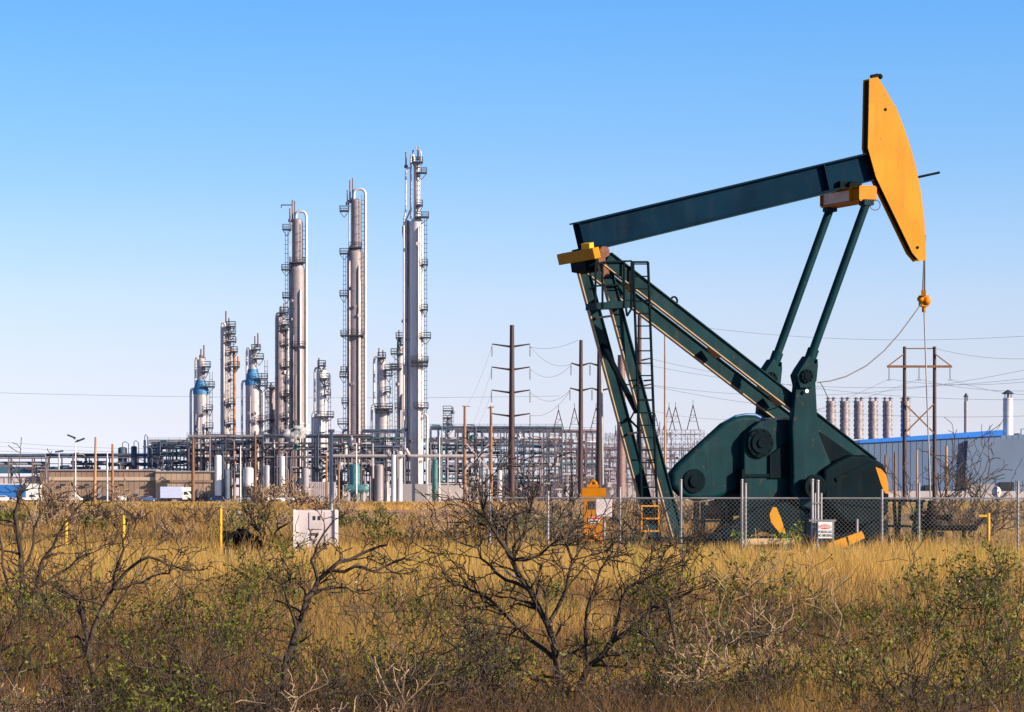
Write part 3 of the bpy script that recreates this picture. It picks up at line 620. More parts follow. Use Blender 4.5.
tower('short tower with twin overhead pipes between the two tallest towers', 382, 700, [(377,386.5,360,406),(375,389.5,411,BT)], CLAD,
      [(358,378,386),(370,385,399),(376,386,392),(409,375,393),(412,375,393),(392,386,391)], [([(379,359),(379,357),(374,357),(374,404)],1.2,CLADW),([(376,405),(371.7,405),(371.7,BT)],1.2,CLADW)], [(379,348,359),(383,350,360)], [(391,362,480)])
tower('thin green topped column half hidden behind the tallest tower', 400, 725, [(397,403,348,BT)], CLAD, [(338,396,404),(354,391,403),(369,390,402),(408,395,402),(345,398,404)], [([(401,346),(401,339),(398,339),(398,360)],1.2,PIPET)], [(399,330,342)], [(396,350,470)])
tower('small far tower with stacked platforms, rightmost of the refinery', 448, 760, [(446.5,450,418,BT)], CLADD, [(411,443,452),(418,443,452),(424,443,452),(430,443,453)], [], [(453,407,414)], [(452,410,430)])

RK = 'steel pipe racks of the refinery'
def rack(label, x0, x1, Y, levels, step, mat=STEELD, dep=8.0, pipes=((.3,PIPEL),), group=RK, rail=True, seed=1, braces=True):
    rnd = random.Random(seed); t = empty('pipe_rack', G((x0+x1)/2, Y), label, 'pipe rack', group)
    n = max(1, int(round((x1-x0)/step))); xs = [G(x0+(x1-x0)*(i+(rnd.uniform(-.33,.33) if 0 < i < n else 0))/n, Y).x for i in range(n+1)]; zs = [W(0,y,Y).z for y in levels]
    m = MB()
    for yy_ in (Y, Y+dep):
        for x in xs: m.bar((x,yy_,0), (x,yy_,zs[0]), .28,.28)
        for j, z in enumerate(zs):
            i0 = 0
            while i0 < n:
                i1 = min(n, i0+rnd.randint(1, 4))
                if j == 0 or rnd.random() < .72:
                    dz = 0 if j == 0 else rnd.uniform(-.7, .7); w_ = rnd.uniform(.16,.34); m.bar((xs[i0]+.01,yy_,z+dz), (xs[i1]-.01,yy_,z+dz), .2, w_)
                i0 = i1
        if braces:
            for i in range(n):
                if rnd.random() < .45:
                    j = rnd.randrange(len(zs)); z1 = zs[j]; z0_ = zs[j+1] if j+1 < len(zs) else 0
                    a, b = (xs[i], xs[i+1]) if rnd.random() < .5 else (xs[i+1], xs[i])
                    m.bar((a,yy_,z0_), (b,yy_,z1), .16,.16)
    for x in xs:
        for z in zs: m.bar((x,Y,z), (x,Y+dep,z), .2,.24)
    m.build('steel_frame', mat, t)
    if braces:
        for j in range(int((x1-x0)/6)):
            px_ = rnd.uniform(xs[0], xs[-1]); za = rnd.choice(zs)+rnd.uniform(-1,1.5); zb = rnd.choice((0, 0, za*.5)); yy_ = Y-rnd.uniform(.2,.6); r, mt = rnd.choice(pipes); r *= rnd.uniform(.3,.7); mt = rnd.choice((mt, STEELD, STEELB, STEELP, STEELP, STEELB))
            m = MB(); dx = rnd.choice((-1,1))*rnd.uniform(.8,3); m.tube([(px_,yy_,zb), (px_,yy_,za-.6), (px_+dx*.2,yy_,za-.1), (px_+dx,yy_,za)], r, 7); m.build('riser', mt, t)
        for j in range(int((x1-x0)/14)):
            px_ = rnd.uniform(xs[0]+1, xs[-1]-1); z = rnd.choice(zs[1:] or zs); m = MB(); w_ = rnd.uniform(.6,1.5); h_ = rnd.uniform(.8,2.2)
            if rnd.random() < .6: m.lathe((px_,Y+1.5,z+.2), [(w_*.5,0),(w_*.5,h_),(w_*.3,h_+.3),(0,h_+.4)], 12)
            else: m.tube([(px_-w_,Y+1.5,z+.8),(px_+w_,Y+1.5,z+.8)], .5, 12)
            m.build('drum', rnd.choice((PIPEL, CLADW, STEELB, GREYP, PIPET)), t)
    if rail:
        m = MB(); z = zs[0]; L = xs[-1]-xs[0]; k = int(L/2)
        for j in range(k+1): x = xs[0]+L*j/k; m.bar((x,Y-.2,z), (x,Y-.2,z+1.2), .07,.07)
        for h in (.65,1.2): m.bar((xs[0],Y-.2,z+h), (xs[-1],Y-.2,z+h), .08,.08)
        m.build('handrail', mat, t)
    for z in zs:
        for j in range(rnd.randint(2, 3)):
            r, mt = rnd.choice(pipes); r *= rnd.uniform(.6, 1.3); yy_ = Y+rnd.uniform(-.3, dep*.8)
            a = xs[0]+rnd.choice((0, 0, rnd.uniform(0, .4)*(xs[-1]-xs[0]))); b = xs[-1]-rnd.choice((0, 0, rnd.uniform(0, .4)*(xs[-1]-xs[0])))
            m = MB(); pts = [(a,yy_,z+r+.2),(b,yy_,z+r+.2)]
            if rnd.random() < .5: pts.append((b,yy_,max(.5, z-rnd.uniform(3,8))))
            m.tube(pts, r, 8); m.build('pipe', mt, t)
    return t
PP = ((.3,PIPEL),(.35,STEELB),(.25,PIPET),(.4,STEELD),(.45,GREYP),(.3,STEELP),(.35,STEELB))
rack('tall dark pipe rack in front of the blue collared towers', 187, 262, 685, (438,444.5,452,462,474), 11, STEELD, 8, PP, seed=2)
rack('dark pipe rack between the dull mauve column and the short pale tower', 262, 330, 682, (437,445,451,459,470), 13, STEELD, 8, PP, seed=3)
rack('dark pipe rack across the foot of the second tallest tower', 330, 372, 684, (437,447,456,468), 10, STEELD, 8, PP, seed=4)
rack('bluish pipe rack tower left of the tallest tower', 361, 404, 688, (432,440,449,460,472), 10.5, STEELB, 8, PP, seed=5)
rack('low pipe rack with pale green pipes left of the blue collared tower', 148, 190, 690, (443,450,456,463,471), 9, STEELB, 8, ((.3,PIPET),(.3,PIPEL),(.3,STEELB)), seed=6)
rack('long dark rack right of the tallest tower with teal pipes', 430, 562, 730, (429,440,447,455,468,480), 9, STEELB, 10, ((.35,PIPET),(.3,PIPEL),(.3,STEELB),(.3,GREYP)), seed=7)
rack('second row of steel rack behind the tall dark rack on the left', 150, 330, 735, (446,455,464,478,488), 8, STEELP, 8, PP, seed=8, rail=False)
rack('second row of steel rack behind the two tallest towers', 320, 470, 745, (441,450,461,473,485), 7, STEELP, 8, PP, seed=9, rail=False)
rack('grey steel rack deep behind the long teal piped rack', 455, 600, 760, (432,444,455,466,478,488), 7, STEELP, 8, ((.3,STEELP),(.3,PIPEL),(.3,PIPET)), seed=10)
rack('thin dark overhead pipe bridge at the far left edge', -30, 46, 660, (458,466), 21, STEELP, 3, ((.35,STEELB),(.3,GREYP)), seed=11, rail=False, braces=False)
rack('dark pipe bridge behind the brown shed', 46, 150, 720, (457.5,466,478), 13, STEELP, 5, ((.35,STEELB),(.3,GREYP)), seed=12, rail=False)
m = MB(); m.tube([W(330,455.5,678), W(334,456,678), W(404,456,678)], .42, 10)
for x in (332,352,372,392): m.bar(W(x,456,678), G(x,678), .25,.25)
tag(m.build('pipeline', GREYP, None, G(366,678)), 'grey horizontal pipeline crossing in front of the second tallest tower', 'pipeline')
m = MB(); m.tube([W(406,449,679), W(409,455.5,679), W(412,456,679), W(486,456,679)], .42, 10)
for x in (430,448,466,484): m.bar(W(x,456,679), G(x,679), .25,.25)
tag(m.build('pipeline', PIPEL, None, G(446,679)), 'long pale horizontal pipeline running right from the tallest tower', 'pipeline')

# small vessels and equipment, each its own thing
def vessel(label, x0, x1, ya, Y, mat, yb=None, ribs=0, horiz=False, cat='vessel', group='vessels at the foot of the refinery'):
    k = Y/F; t = empty('process_vessel', G((x0+x1)/2, Y), label, cat, group); m = MB(); r = (x1-x0)/2*k
    if horiz:
        zc = W(0, (ya+yb)/2, Y).z; r = (yb-ya)/2*k; a, b = G(x0,Y,zc), G(x1,Y,zc)
        m.tube([a, a+Vector((r*.3,0,0)), a+Vector((r*.8,0,0)), b-Vector((r*.8,0,0)), b-Vector((r*.3,0,0)), b], [r*.3,r*.8,r,r,r*.8,r*.3], 16); m.build('shell', mat, t)
        m = MB()
        for f in (.2,.8): c = a.lerp(b, f); m.box((c.x, c.y, (zc-r*.8)/2), (.5, r*1.6, max(.2, zc-r*.8)))
        m.build('saddle', CONC, t)
    else:
        z1 = W(0,ya,Y).z; zb = 0 if yb is None else W(0,yb,Y).z
        m.lathe(G((x0+x1)/2,Y), [(r,zb),(r,z1-r*.4),(r*.85,z1-r*.15),(r*.4,z1),(0,z1)] if not ribs else [(r,zb),(r,z1),(0,z1+r*.15)], 20); m.build('shell', mat, t)
        if yb is not None:
            m = MB()
            for sx in (-1,1): 
                for sy in (-1,1): m.bar(G((x0+x1)/2,Y,0)+Vector((sx*r*.7,sy*r*.7,0)), G((x0+x1)/2,Y,zb+.6)+Vector((sx*r*.7,sy*r*.7,0)), .25,.25)
            m.build('leg', STEELD, t)
        m = MB(); c = G((x0+x1)/2,Y,z1); m.tube([c, c+Z*1.0, c+Vector((r*.6,0,1.4)), c+Vector((r+.4,0,.8)), c+Vector((r+.4,0,-max(2,z1*.5)))], .10, 6); m.build('pipe', random.choice((STEELP, STEELB, GREYP)), t)
    return t
vessel('bright white vertical vessel at the right end of the brown shed', 214.6,221.4,455,672,WHITEP)
vessel('pale vessel with open legs left of centre, partly behind bare bushes', 243,253.5,467,668,CLADW,486)
vessel('blue grey vertical exchanger right of the white vessel', 223,230,469,674,STEELB)
vessel('pale slim vessel topped by a pipe, left of the corrugated enclosure', 279,285,456,670,CLADW)
vessel('cream narrow vessel right beside the pale slim vessel', 264,270,465,671,CLAD)
vessel('grey vessel with a pale frame behind the bare bushes', 302,309,468,672,GREYP)
vessel('white drum behind the corrugated enclosure', 338,343,462,676,CLAD,472)
vessel('bright teal vertical vessel at the foot of the second tallest tower', 349.5,360,464,674,TEALV)
vessel('low teal drum below the bright teal vertical vessel', 343,368,0,672,TEALV,496,horiz=True) if False else vessel('low teal drum lying below the bright teal vertical vessel', 344,369,484.5,671,TEALV,493,horiz=True)
vessel('lavender vessel between the teal vessel and the tallest tower', 374,384,464,678,CLADD)
vessel('tall cream box shaped vessel left of the tallest tower', 391,396,455,677,CLADW)
vessel('white vessel touching the left side of the tallest tower foot', 397,402.5,451,679,CLADW)
vessel('teal green tall tank right of the tallest tower', 432,438,459,700,PIPET)
vessel('small blue tank on the rack left of the brown shed end', 118,127,447,735,STEELB,466)
vessel('blue steel silo rising behind the brown shed', 131,137,446,728,STEELB)
vessel('second blue steel silo with cross braced front, behind the brown shed', 148,157,445,729,STEELB)
vessel('pale round storage tank low behind the brown shed', 118,131,462,732,CLADW,None,1,cat='tank')
vessel('slim pale stack rising behind the brown shed', 143.5,146,440,727,PIPEL)
vessel('dark drum under the tall rack', 296,312,478,676,STEELB,489,horiz=True)
vessel('grey drum half hidden under the long pale pipeline', 462,482,476,690,GREYP,487,horiz=True)
vessel('white insulator tank right of the wooden crossed poles', 486,491,468,694,CLADW)
vessel('pale vertical filter left of the tall transmission pole', 497,502,470,696,CONC)
en = MB()
for i in range(26): en.box(G(311+i*.98, 668, 2.3)+Vector((0,(i%2)*.12,0)), (.24,.2,4.6))
tag(en.build('corrugated_enclosure', CONC, None, G(323,668)), 'pale corrugated metal enclosure between two thin orange poles', 'enclosure')
m = MB(); m.box(G(415,690,2.1)+Vector((0,-3,0)), (26*.24,8,4.2)); tag(m.build('concrete_plinth', GREYP, None, G(415,687)), 'dark grey plinth block under the tallest tower', 'plinth')
def wall(name, label, x0, x1, ya, Y, mat, dep, cat):
    z = W(0,ya,Y).z; m = MB(); a, b = G(x0,Y), G(x1,Y); m.box(((a.x+b.x)/2, Y+dep/2, z/2), (b.x-a.x, dep, z))
    w = b.x-a.x; n = int(w/4)
    for i in range(n+1): m.box((a.x+w*i/max(1,n), Y-.06, z/2), (.18,.16,z))
    m.box(((a.x+b.x)/2, Y-.02, z+.1), (w+.4,.5,.25)); tag(m.build(name, mat, None, a), label, cat)
wall('control_building','low pale lavender block behind the grass between the tallest tower and the wooden poles',428,470,484,705,CONC,8,'building')
wall('block_wall','long pale lavender block wall at the foot of the substation',470,700,482,770,CONC,1,'wall')
wall('block_wall','pale wall section far behind the ladder of the pump jack',700,850,484,790,CONC,1,'wall')

# steam
st = bpy.data.materials.new('steam'); st.use_nodes = True; nt = st.node_tree; b_ = nt.nodes['Principled BSDF']
b_.inputs['Base Color'].default_value = (.9,.9,.93,1); b_.inputs['Roughness'].default_value = 1; b_.inputs['Specular IOR Level'].default_value = 0
lw = nt.nodes.new('ShaderNodeLayerWeight'); lw.inputs[0].default_value = .5; rp = nt.nodes.new('ShaderNodeMapRange'); rp.inputs[1].default_value = .25; rp.inputs[2].default_value = .75; rp.inputs[3].default_value = .28; rp.inputs[4].default_value = 0
nt.links.new(lw.outputs['Facing'], rp.inputs[0]); nt.links.new(rp.outputs[0], b_.inputs['Alpha'])
for (px_, py_, r_, lb) in ((294.5,434,1.5,'small puff of white steam beside the third tallest tower'),(300,430,1.3,'thinner trailing puff of steam right of the white puff')):
    m = MB(); rs_ = random.Random(int(px_))
    for i in range(34): c = W(px_,py_,676)+Vector((rs_.gauss(0,1.0), rs_.gauss(0,.7), rs_.gauss(0,.65))); q_ = r_*rs_.uniform(.25,.6); m.ball(c, q_, q_, q_*.85, 14, 10)
    tag(m.build('steam_puff', st, None, W(px_,py_,676)), lb, 'steam', kind='stuff')

# ------------------------------------------------------------------ brown shed, vehicles, left edge
sh = empty('brown_shed', G(128, 690), 'long low brown metal shed with a pale stripe at the left of the refinery', 'shed')
def seg(x0, x1, ya, yb, Y, dep, mat, name, ribs=True, z0=0):
    z1 = W(0,ya,Y).z; zb = max(0, W(0,yb,Y).z); a, b = G(x0,Y), G(x1,Y); m = MB(); m.box(((a.x+b.x)/2, Y+dep/2, (z1+zb)/2), (b.x-a.x, dep, z1-zb))
    if ribs:
        n = int((b.x-a.x)/1.2)
        for i in range(1, n): m.box((a.x+(b.x-a.x)*i/n, Y-.02, (z1+zb)/2), (.10,.06,z1-zb-.1))
    m.build(name, mat, sh)
seg(40,155.5,470.5,502,680,9,BROWNW,'wall'); seg(155.5,215,472,502,679,9,BROWNL,'wall')
seg(48,155,477,480.5,679.7,.25,BAND,'stripe',False); seg(156,214.5,480,482.5,678.7,.25,BROWNW,'stripe',False)
seg(214.6,216.2,471.5,502,678.5,1,PIPER,'corner_trim',False); seg(38,156,469.3,470.6,679.6,9.5,GREYP,'roof',False); seg(155.6,216,470.8,472.1,678.6,10,GREYP,'roof',False)
for x in (70,98,136,172,196): seg(x,x+3,489,500,678.4,.2,GREYP,'door',False)
for x in (60,84,118,146): seg(x,x+5,484,486,679.2,.3,GLASS,'window',False)

def car(label, loc, mat, rz=0, pickup=False, van=False):
    t = empty('parked_car' if not pickup else 'pickup_truck', (0,0,0), label, 'pickup' if pickup else 'car', 'vehicles parked along the shed')
    if pickup: body = [(-2.6,.45),(-2.6,1.0),(-.6,1.02),(1.35,1.05),(2.6,.95),(2.7,.5)]; cab = [(-.7,1.0),(-.55,1.75),(.6,1.78),(1.35,1.05)]
    elif van: body = [(-2.4,.4),(-2.5,1.15),(1.5,1.15),(2.3,1.0),(2.4,.45)]; cab = [(-2.42,1.1),(-2.2,1.85),(.8,1.85),(1.7,1.1)]
    else: body = [(-2.2,.4),(-2.25,.9),(-1.6,1.0),(1.2,.98),(2.15,.8),(2.25,.45)]; cab = [(-1.7,.98),(-1.0,1.42),(.4,1.45),(1.2,.98)]
    m = MB(); m.prism([(x,-.9,z) for x, z in body], (0,1.8,0)); m.prism([(x,-.8,z) for x, z in cab], (0,1.6,0)); m.build('body', mat, t)
    cx_ = sum(p[0] for p in cab)/4; cz_ = sum(p[1] for p in cab)/4
    for yy_ in (-.81, .79): m = MB(); m.prism([(cx_+(x-cx_)*.82, yy_, cz_+(z-cz_)*.72) for x, z in cab], (0,.02,0)); m.build('window', GLASS, t)
    for x in (body[0][0]+.8, body[-1][0]-.8):
        for yy_ in (-.92, .72): m = MB(); m.tube([(x,yy_,.36),(x,yy_+.2,.36)], .36, 14); w = m.build('wheel', TYRE, t); m = MB(); m.tube([(x,yy_-.01,.36),(x,yy_+.21,.36)], .19, 10); m.build('rim', GALV, w)
    m = MB(); m.box((body[-1][0]-.05,-.6,.72), (.1,.3,.14)); m.build('headlight', SIGNW, t); m = MB(); m.box((body[-1][0]-.05,.6,.72), (.1,.3,.14)); m.build('headlight', SIGNW, t)
    t.location = loc; t.rotation_euler.z = rz; return t
CG = M('car_dark', (.02,.022,.03), .25); CB = M('car_blue', (.03,.08,.25), .25); CWt = M('car_white', (.75,.73,.74), .3, var=.03); CS = M('car_silver', (.4,.4,.42), .3, .5, var=.05)
car('black sedan parked at the shed just right of the second wooden pole', G(107,676), CG, .1)
car('small white car peeking out right of the black sedan', G(122,674), CWt, 1.3)
car('black pickup parked left of the box truck', G(134,675), CG, 0, pickup=True)
car('blue car touching the black pickup on its right', G(146.5,671), CB, .5)
car('black pickup parked at the right end of the brown shed', G(206,675), CG, 0, pickup=True)
car('dark blue sedan parked just right of the white vertical vessel foot', G(219,672), CB, .2)
car('silver sedan parked below the pale vessel with open legs', G(247,668), CS, 0)
car('white pickup parked among the bare bushes left of the corrugated enclosure', G(284,667), CWt, 3.1, pickup=True)
car('white pickup parked in front of the left end of the brown shed', G(32,650), CWt, 0, pickup=True)
car('white van parked left of the first wooden pole', G(72,655), CWt, 0, van=True)
car('white hatchback at the left edge in front of the blue trailer', G(3,640), CWt, .3)
car('dark sedan parked between the white van and the black sedan', G(88,678), CG, 0)
# box truck
bt = empty('box_truck', G(177, 665), 'box truck with pale blue cargo box and white cab by the brown shed', 'truck')
o = G(177,665); X = Vector((1,0,0))
m = MB(); m.box(o+Vector((-1.2,0,2.2)), (5.0,2.3,2.6)); m.build('cargo_box', M('truck_box', (.50,.55,.80), .4, var=.08), bt)
m = MB(); m.prism([o+Vector(p) for p in ((1.35,-1.1,.6),(1.35,-1.1,2.5),(2.4,-1.1,2.55),(3.1,-1.1,1.7),(3.9,-1.1,1.45),(4.0,-1.1,.6))], (0,2.2,0)); m.box(o+Vector((2.2,0,2.95)), (1.8,2.0,.9)); m.build('cab', CWt, bt)
m = MB(); m.prism([o+Vector(p) for p in ((1.7,-1.12,1.65),(1.7,-1.12,2.35),(2.3,-1.12,2.4),(2.85,-1.12,1.7))], (0,2.24,0)); m.build('window', GLASS, bt)
for x in (-2.4, 2.9):
    for yy_ in (-1.1, .85): m = MB(); m.tube([o+Vector((x,yy_,.48)), o+Vector((x,yy_+.25,.48))], .48, 14); m.build('wheel', TYRE, bt)
m = MB(); m.box(o+Vector((0,0,.75)), (7.4,1.2,.3)); m.build('chassis', BLACK, bt)
tr = empty('semi_trailer', G(15, 655), 'blue and white box trailer at the far left edge in front of the shed', 'trailer')
o = G(13,655)
m = MB(); m.box(o+Vector((-2,0,2.5)), (11,2.5,2.9)); m.build('box', M('trailer_blue', (.03,.16,.50), .4), tr)
m = MB(); m.box(o+Vector((4.4+.3,-.02,2.5)), (3.2,2.52,2.92)); m.box(o+Vector((-1,0,4.05)), (13.2,2.54,.16)); m.build('white_panel', CWt, tr)
for x in (-4, -2.8, 3.8):
    m = MB(); m.tube([o+Vector((x,-1.25,.5)), o+Vector((x,-.95,.5))], .5, 14); m.build('wheel', TYRE, tr)
# long teal roof + light grey sheds at the left edge
wall('low_shed','long low shed with a dull blue roof at the far left, behind the trailer',-30,40,477,720,CONC,10,'shed')
m = MB(); m.box(G(22,735,W(0,470,735).z), (150*.253,14,1.6)); 
for x in (-20,12,44,80): m.bar(G(x,735,0), G(x,735,W(0,471,735).z), .5,.5)
tag(m.build('canopy_roof', M('canopy_blue', (.06,.16,.24), .6, var=.3, scale=.1), None, G(22,735)), 'long flat dull blue canopy roof at far left behind the shed', 'canopy')

# ------------------------------------------------------------------ poles, lights
def pole(label, x, ya, Y, r, mat, group, cat='utility pole', name='utility_pole', extra=None, lean=0):
    t = empty(name, G(x, Y), label, cat, group); m = MB(); m.tube([G(x,Y,-.2), W(x+lean,ya,Y)], [r*1.25, r*.8], 10); m.build('shaft', mat, t)
    if extra: extra(t, x, Y)
    return t
WG = 'wooden poles along the plant'
pole('tan wooden pole with a dark tip at the left, in front of the brown shed', 94.5, 437, 560, .26, WOODL, WG, lean=1.2)
pole('slim reddish wooden pole right of the tan one, before the brown shed', 112.5, 444, 560, .25, ORW, WG)
pole('dark red wooden pole in front of the right half of the brown shed', 193, 438, 560, .3, WOOD, WG)
pole('thin brown wooden pole rising in front of the stout pale towers', 255.3, 431, 560, .22, WOOD, WG)
pole('thin orange brown pole at the left end of the corrugated enclosure', 326.5, 454, 600, .22, ORW, WG)
pole('thin orange pole at the right end of the corrugated enclosure', 338.8, 464, 600, .2, ORW, WG)
pole('slim white metal pole left of the pale vessel', 240.5, 446, 600, .13, WHITEP, WG)
pole('thin white flag pole in front of the teal vessel', 356.5, 443, 600, .14, WHITEP, WG)
pole('thin white pole right of the tallest tower', 439.5, 436, 600, .14, WHITEP, WG)
pole('pale pole in front of the brown shed between the first two wooden poles', 107.3, 452, 610, .14, WHITEP, WG)
def dbl(t, x, Y):
    for dx, dy, rz in ((-4,-4.5,.6),(5,-1,-.2)):
        a = W(x,440,Y); b = W(x+dx,440+dy+1,Y); m = MB(); m.bar(a, b, .12,.12); m.bar(b-Vector((.9,0,.35*(1 if dx<0 else -1)*-1)), b+Vector((.9,0,.35*(1 if dx<0 else -1)*-1)), .8,.35); m.build('lamp_head', STEELD, t)
pole('pale street lamp with two dark heads above the brown shed', 75.5, 439, 640, .14, WHITEP, 'lamp posts at the left', 'street lamp', 'street_lamp', dbl)
def sgl(t, x, Y): m = MB(); a = W(x,452,Y); m.bar(a-Vector((.9,0,0)), a+Vector((1,0,.25)), .8,.35); m.build('lamp_head', STEELD, t)
pole('pale street lamp with one dark head left of the double headed lamp', 59, 453, 690, .12, WHITEP, 'lamp posts at the left', 'street lamp', 'street_lamp', sgl)
def sgl2(t, x, Y): m = MB(); a = W(x,456,Y); m.bar(a-Vector((.5,0,0)), a+Vector((.5,0,0)), .8,.5); m.build('lamp_head', STEELD, t)
pole('farthest short street lamp with a small dark head at the left', 41.5, 456, 720, .1, WHITEP, 'lamp posts at the left', 'street lamp', 'street_lamp', sgl2)
# wooden H with X brace
xb = empty('braced_pole_pair', G(477, 560), 'pair of orange brown wooden poles joined by a pale X brace', 'poles')
for x in (464.8, 491): m = MB(); m.tube([G(x,560,-.2), W(x,406,560)], [.36,.25], 10); m.build('pole', ORW, xb)
m = MB(); m.bar(W(467,444,559.5), W(488,468,559.5), .22,.22); m.bar(W(489,444,559.3), W(467,468,559.3), .22,.22); m.bar(W(488,468,559.5), W(484,458,559.5), .1,.1); m.build('cross_brace', CONC, xb)
m = MB(); m.bar(W(462,406,560), W(470,406.5,560), .15,.15); m.build('top_bracket', WOOD, xb); m = MB(); m.bar(W(487.5,408,560), W(494,407,560), .2,.2); m.build('top_bracket', WOOD, xb)
# transmission poles
INS = M('insulator', (.10,.085,.09), .4)
def tpole(label, x, ya, Y, r, arms, mat=POLED, group='steel transmission poles', top_r=.6):
    t = empty('transmission_pole', G(x,Y), label, 'power pole', group); m = MB(); m.tube([G(x,Y,-.2), W(x+.5,ya,Y)], [r, r*top_r], 12); m.build('shaft', mat, t)
    for (y, xa, xb) in arms:
        m = MB(); rise = 1.0
        c = W(x,y,Y)
        for xe in (xa, xb):
            if abs(xe-x) < 1: continue
            e = W(xe,y-rise,Y); m.tube([c-Z*.25, e], [.15,.08], 8)
        arm = m.build('crossarm', mat, t)
        for xe in (xa, xb):
            if abs(xe-x) < 3: continue
            e = W(xe,y,Y); m = MB(); m.tube([e, e-Z*1.6], .05, 5)
            for j in range(6): m.lathe(e-Z*(.3+j*.22), [(0,.04),(.14,0),(0,-.05)], 8)
            m.build('insulator', INS, arm)
    return t
YT = 400
tpole('tall dark steel transmission pole with four crossarms, left of the pump jack', 511.5, 325, YT, .5, [(345,492,530),(368,491.5,530),(391,491.5,530),(414.5,491.5,530)])
tpole('dark transmission pole with two reddish arms immediately left of the orange cabinet', 580.5, 340, YT, .4, [(364,571,590),(389,570,592)])
tpole('dark transmission pole seen directly behind the lower left leg of the pump jack', 599, 344, YT, .5, [(364,590,610),(389,592,612)])
tpole('brown transmission pole seen through the ladder of the pump jack', 639, 315, YT, .42, [(359,625,652),(385,625,652)])
pole('thin grey wooden pole right of the pump jack ladder', 665, 326, 420, .16, WOODL, WG)
tpole('thick pinkish brown steel pole behind the pump jack legs', 621, 355, 430, .7, [], MAUVE, top_r=.8)
hf = empty('h_frame_pole', G(919, 353), 'rusty two legged H frame power pole with crossarm and X brace on the right', 'power pole')
YH2 = 353
for x in (904.5, 934.5): m = MB(); m.tube([G(x,YH2,-.2), W(x,346.5,YH2)], [.28,.2], 10); m.build('leg', POLED, hf)
m = MB(); m.bar(W(887,366.5,YH2-.3), W(952,366.5,YH2-.3), .3,.28); m.bar(W(888,366,YH2-.3), W(904,354,YH2-.3), .14,.14); m.bar(W(951,366,YH2-.3), W(935,354,YH2-.3), .14,.14); m.tube([W(904,348.5,YH2), W(935,348.5,YH2)], .08, 6)
m.build('crossarm', WOOD, hf)
m = MB(); m.bar(W(905,404,YH2-.3), W(934,433,YH2-.3), .16,.16); m.bar(W(934,404,YH2-.35), W(905,433,YH2-.35), .16,.16); m.build('x_brace', WOOD, hf)
for x in (889,919,950):
    m = MB(); e = W(x,367,YH2-.3); m.tube([e, e-Z*1.6], .04, 5)
    for j in range(6): m.lathe(e-Z*(.3+j*.2), [(0,.04),(.12,0),(0,-.05)], 8)
    m.bar(e-Z*1.6-X*.3, e-Z*1.6+X*.3, .05,.05)
    m.build('insulator', INS, hf)
# conductors
def wire_set(label, specs, r=.035):
    p0 = specs[0][0]; t = empty('power_line', G(p0[0], p0[2]), label, 'power line', 'overhead power lines')
    for a, b, sag in specs:
        A_, B_ = W(*a), W(*b); m = MB(); m.tube([A_.lerp(B_, i/14)-Z*(4*sag*(i/14)*(1-i/14)) for i in range(15)], r*.6, 4, False); m.build('conductor', WIREM, t)
wire_set('thin conductors strung between the tall transmission pole and its right neighbour', [((530,346,YT),(571,364,YT),1.2),((530,369,YT),(571,365,YT),1.4),((530,392,YT),(570,390,YT),1.4),((530,415,YT),(570,391,YT),1.2),((530,347,YT),(578,340,YT),.6)])
wire_set('thin conductors sloping down left from the tall transmission pole to the braced pole pair', [((492,346,YT),(465,408,560),1),((492,369,YT),(465,440,620),1),((492,392,YT),(468,440,620),1)], .022)
wire_set('fan of power lines running right from behind the pump jack ladder', [((652,359,YT),(1100,398,330),2),((652,385,YT),(1100,352,340),3),((625,360,YT),(1100,368,335),3),((652,386,YT),(1100,412,330),2),((639,318,YT),(1100,330,345),2)], .028)
wire_set('power lines passing across the H frame pole on the right', [((889,379,YH2),(1090,372,300),1),((919,379,YH2),(1090,385,300),1),((950,379,YH2),(1090,392,300),1),((889,379,YH2),(640,430,480),3),((919,379,YH2),(650,410,470),3),((934,348,YH2),(1090,352,300),1)], .026)
wire_set('long faint power line crossing the whole sky behind the towers', [((-60,391,900),(560,396,900),1.2)], .07)
wire_set('close bundle of faint power lines at the left above the brown shed', [((-60,436,800),(188,449,760),1),((-60,441,800),(188,452,760),1),((-60,446,800),(188,455,760),1),((-60,450,800),(188,458,760),1)], .05)

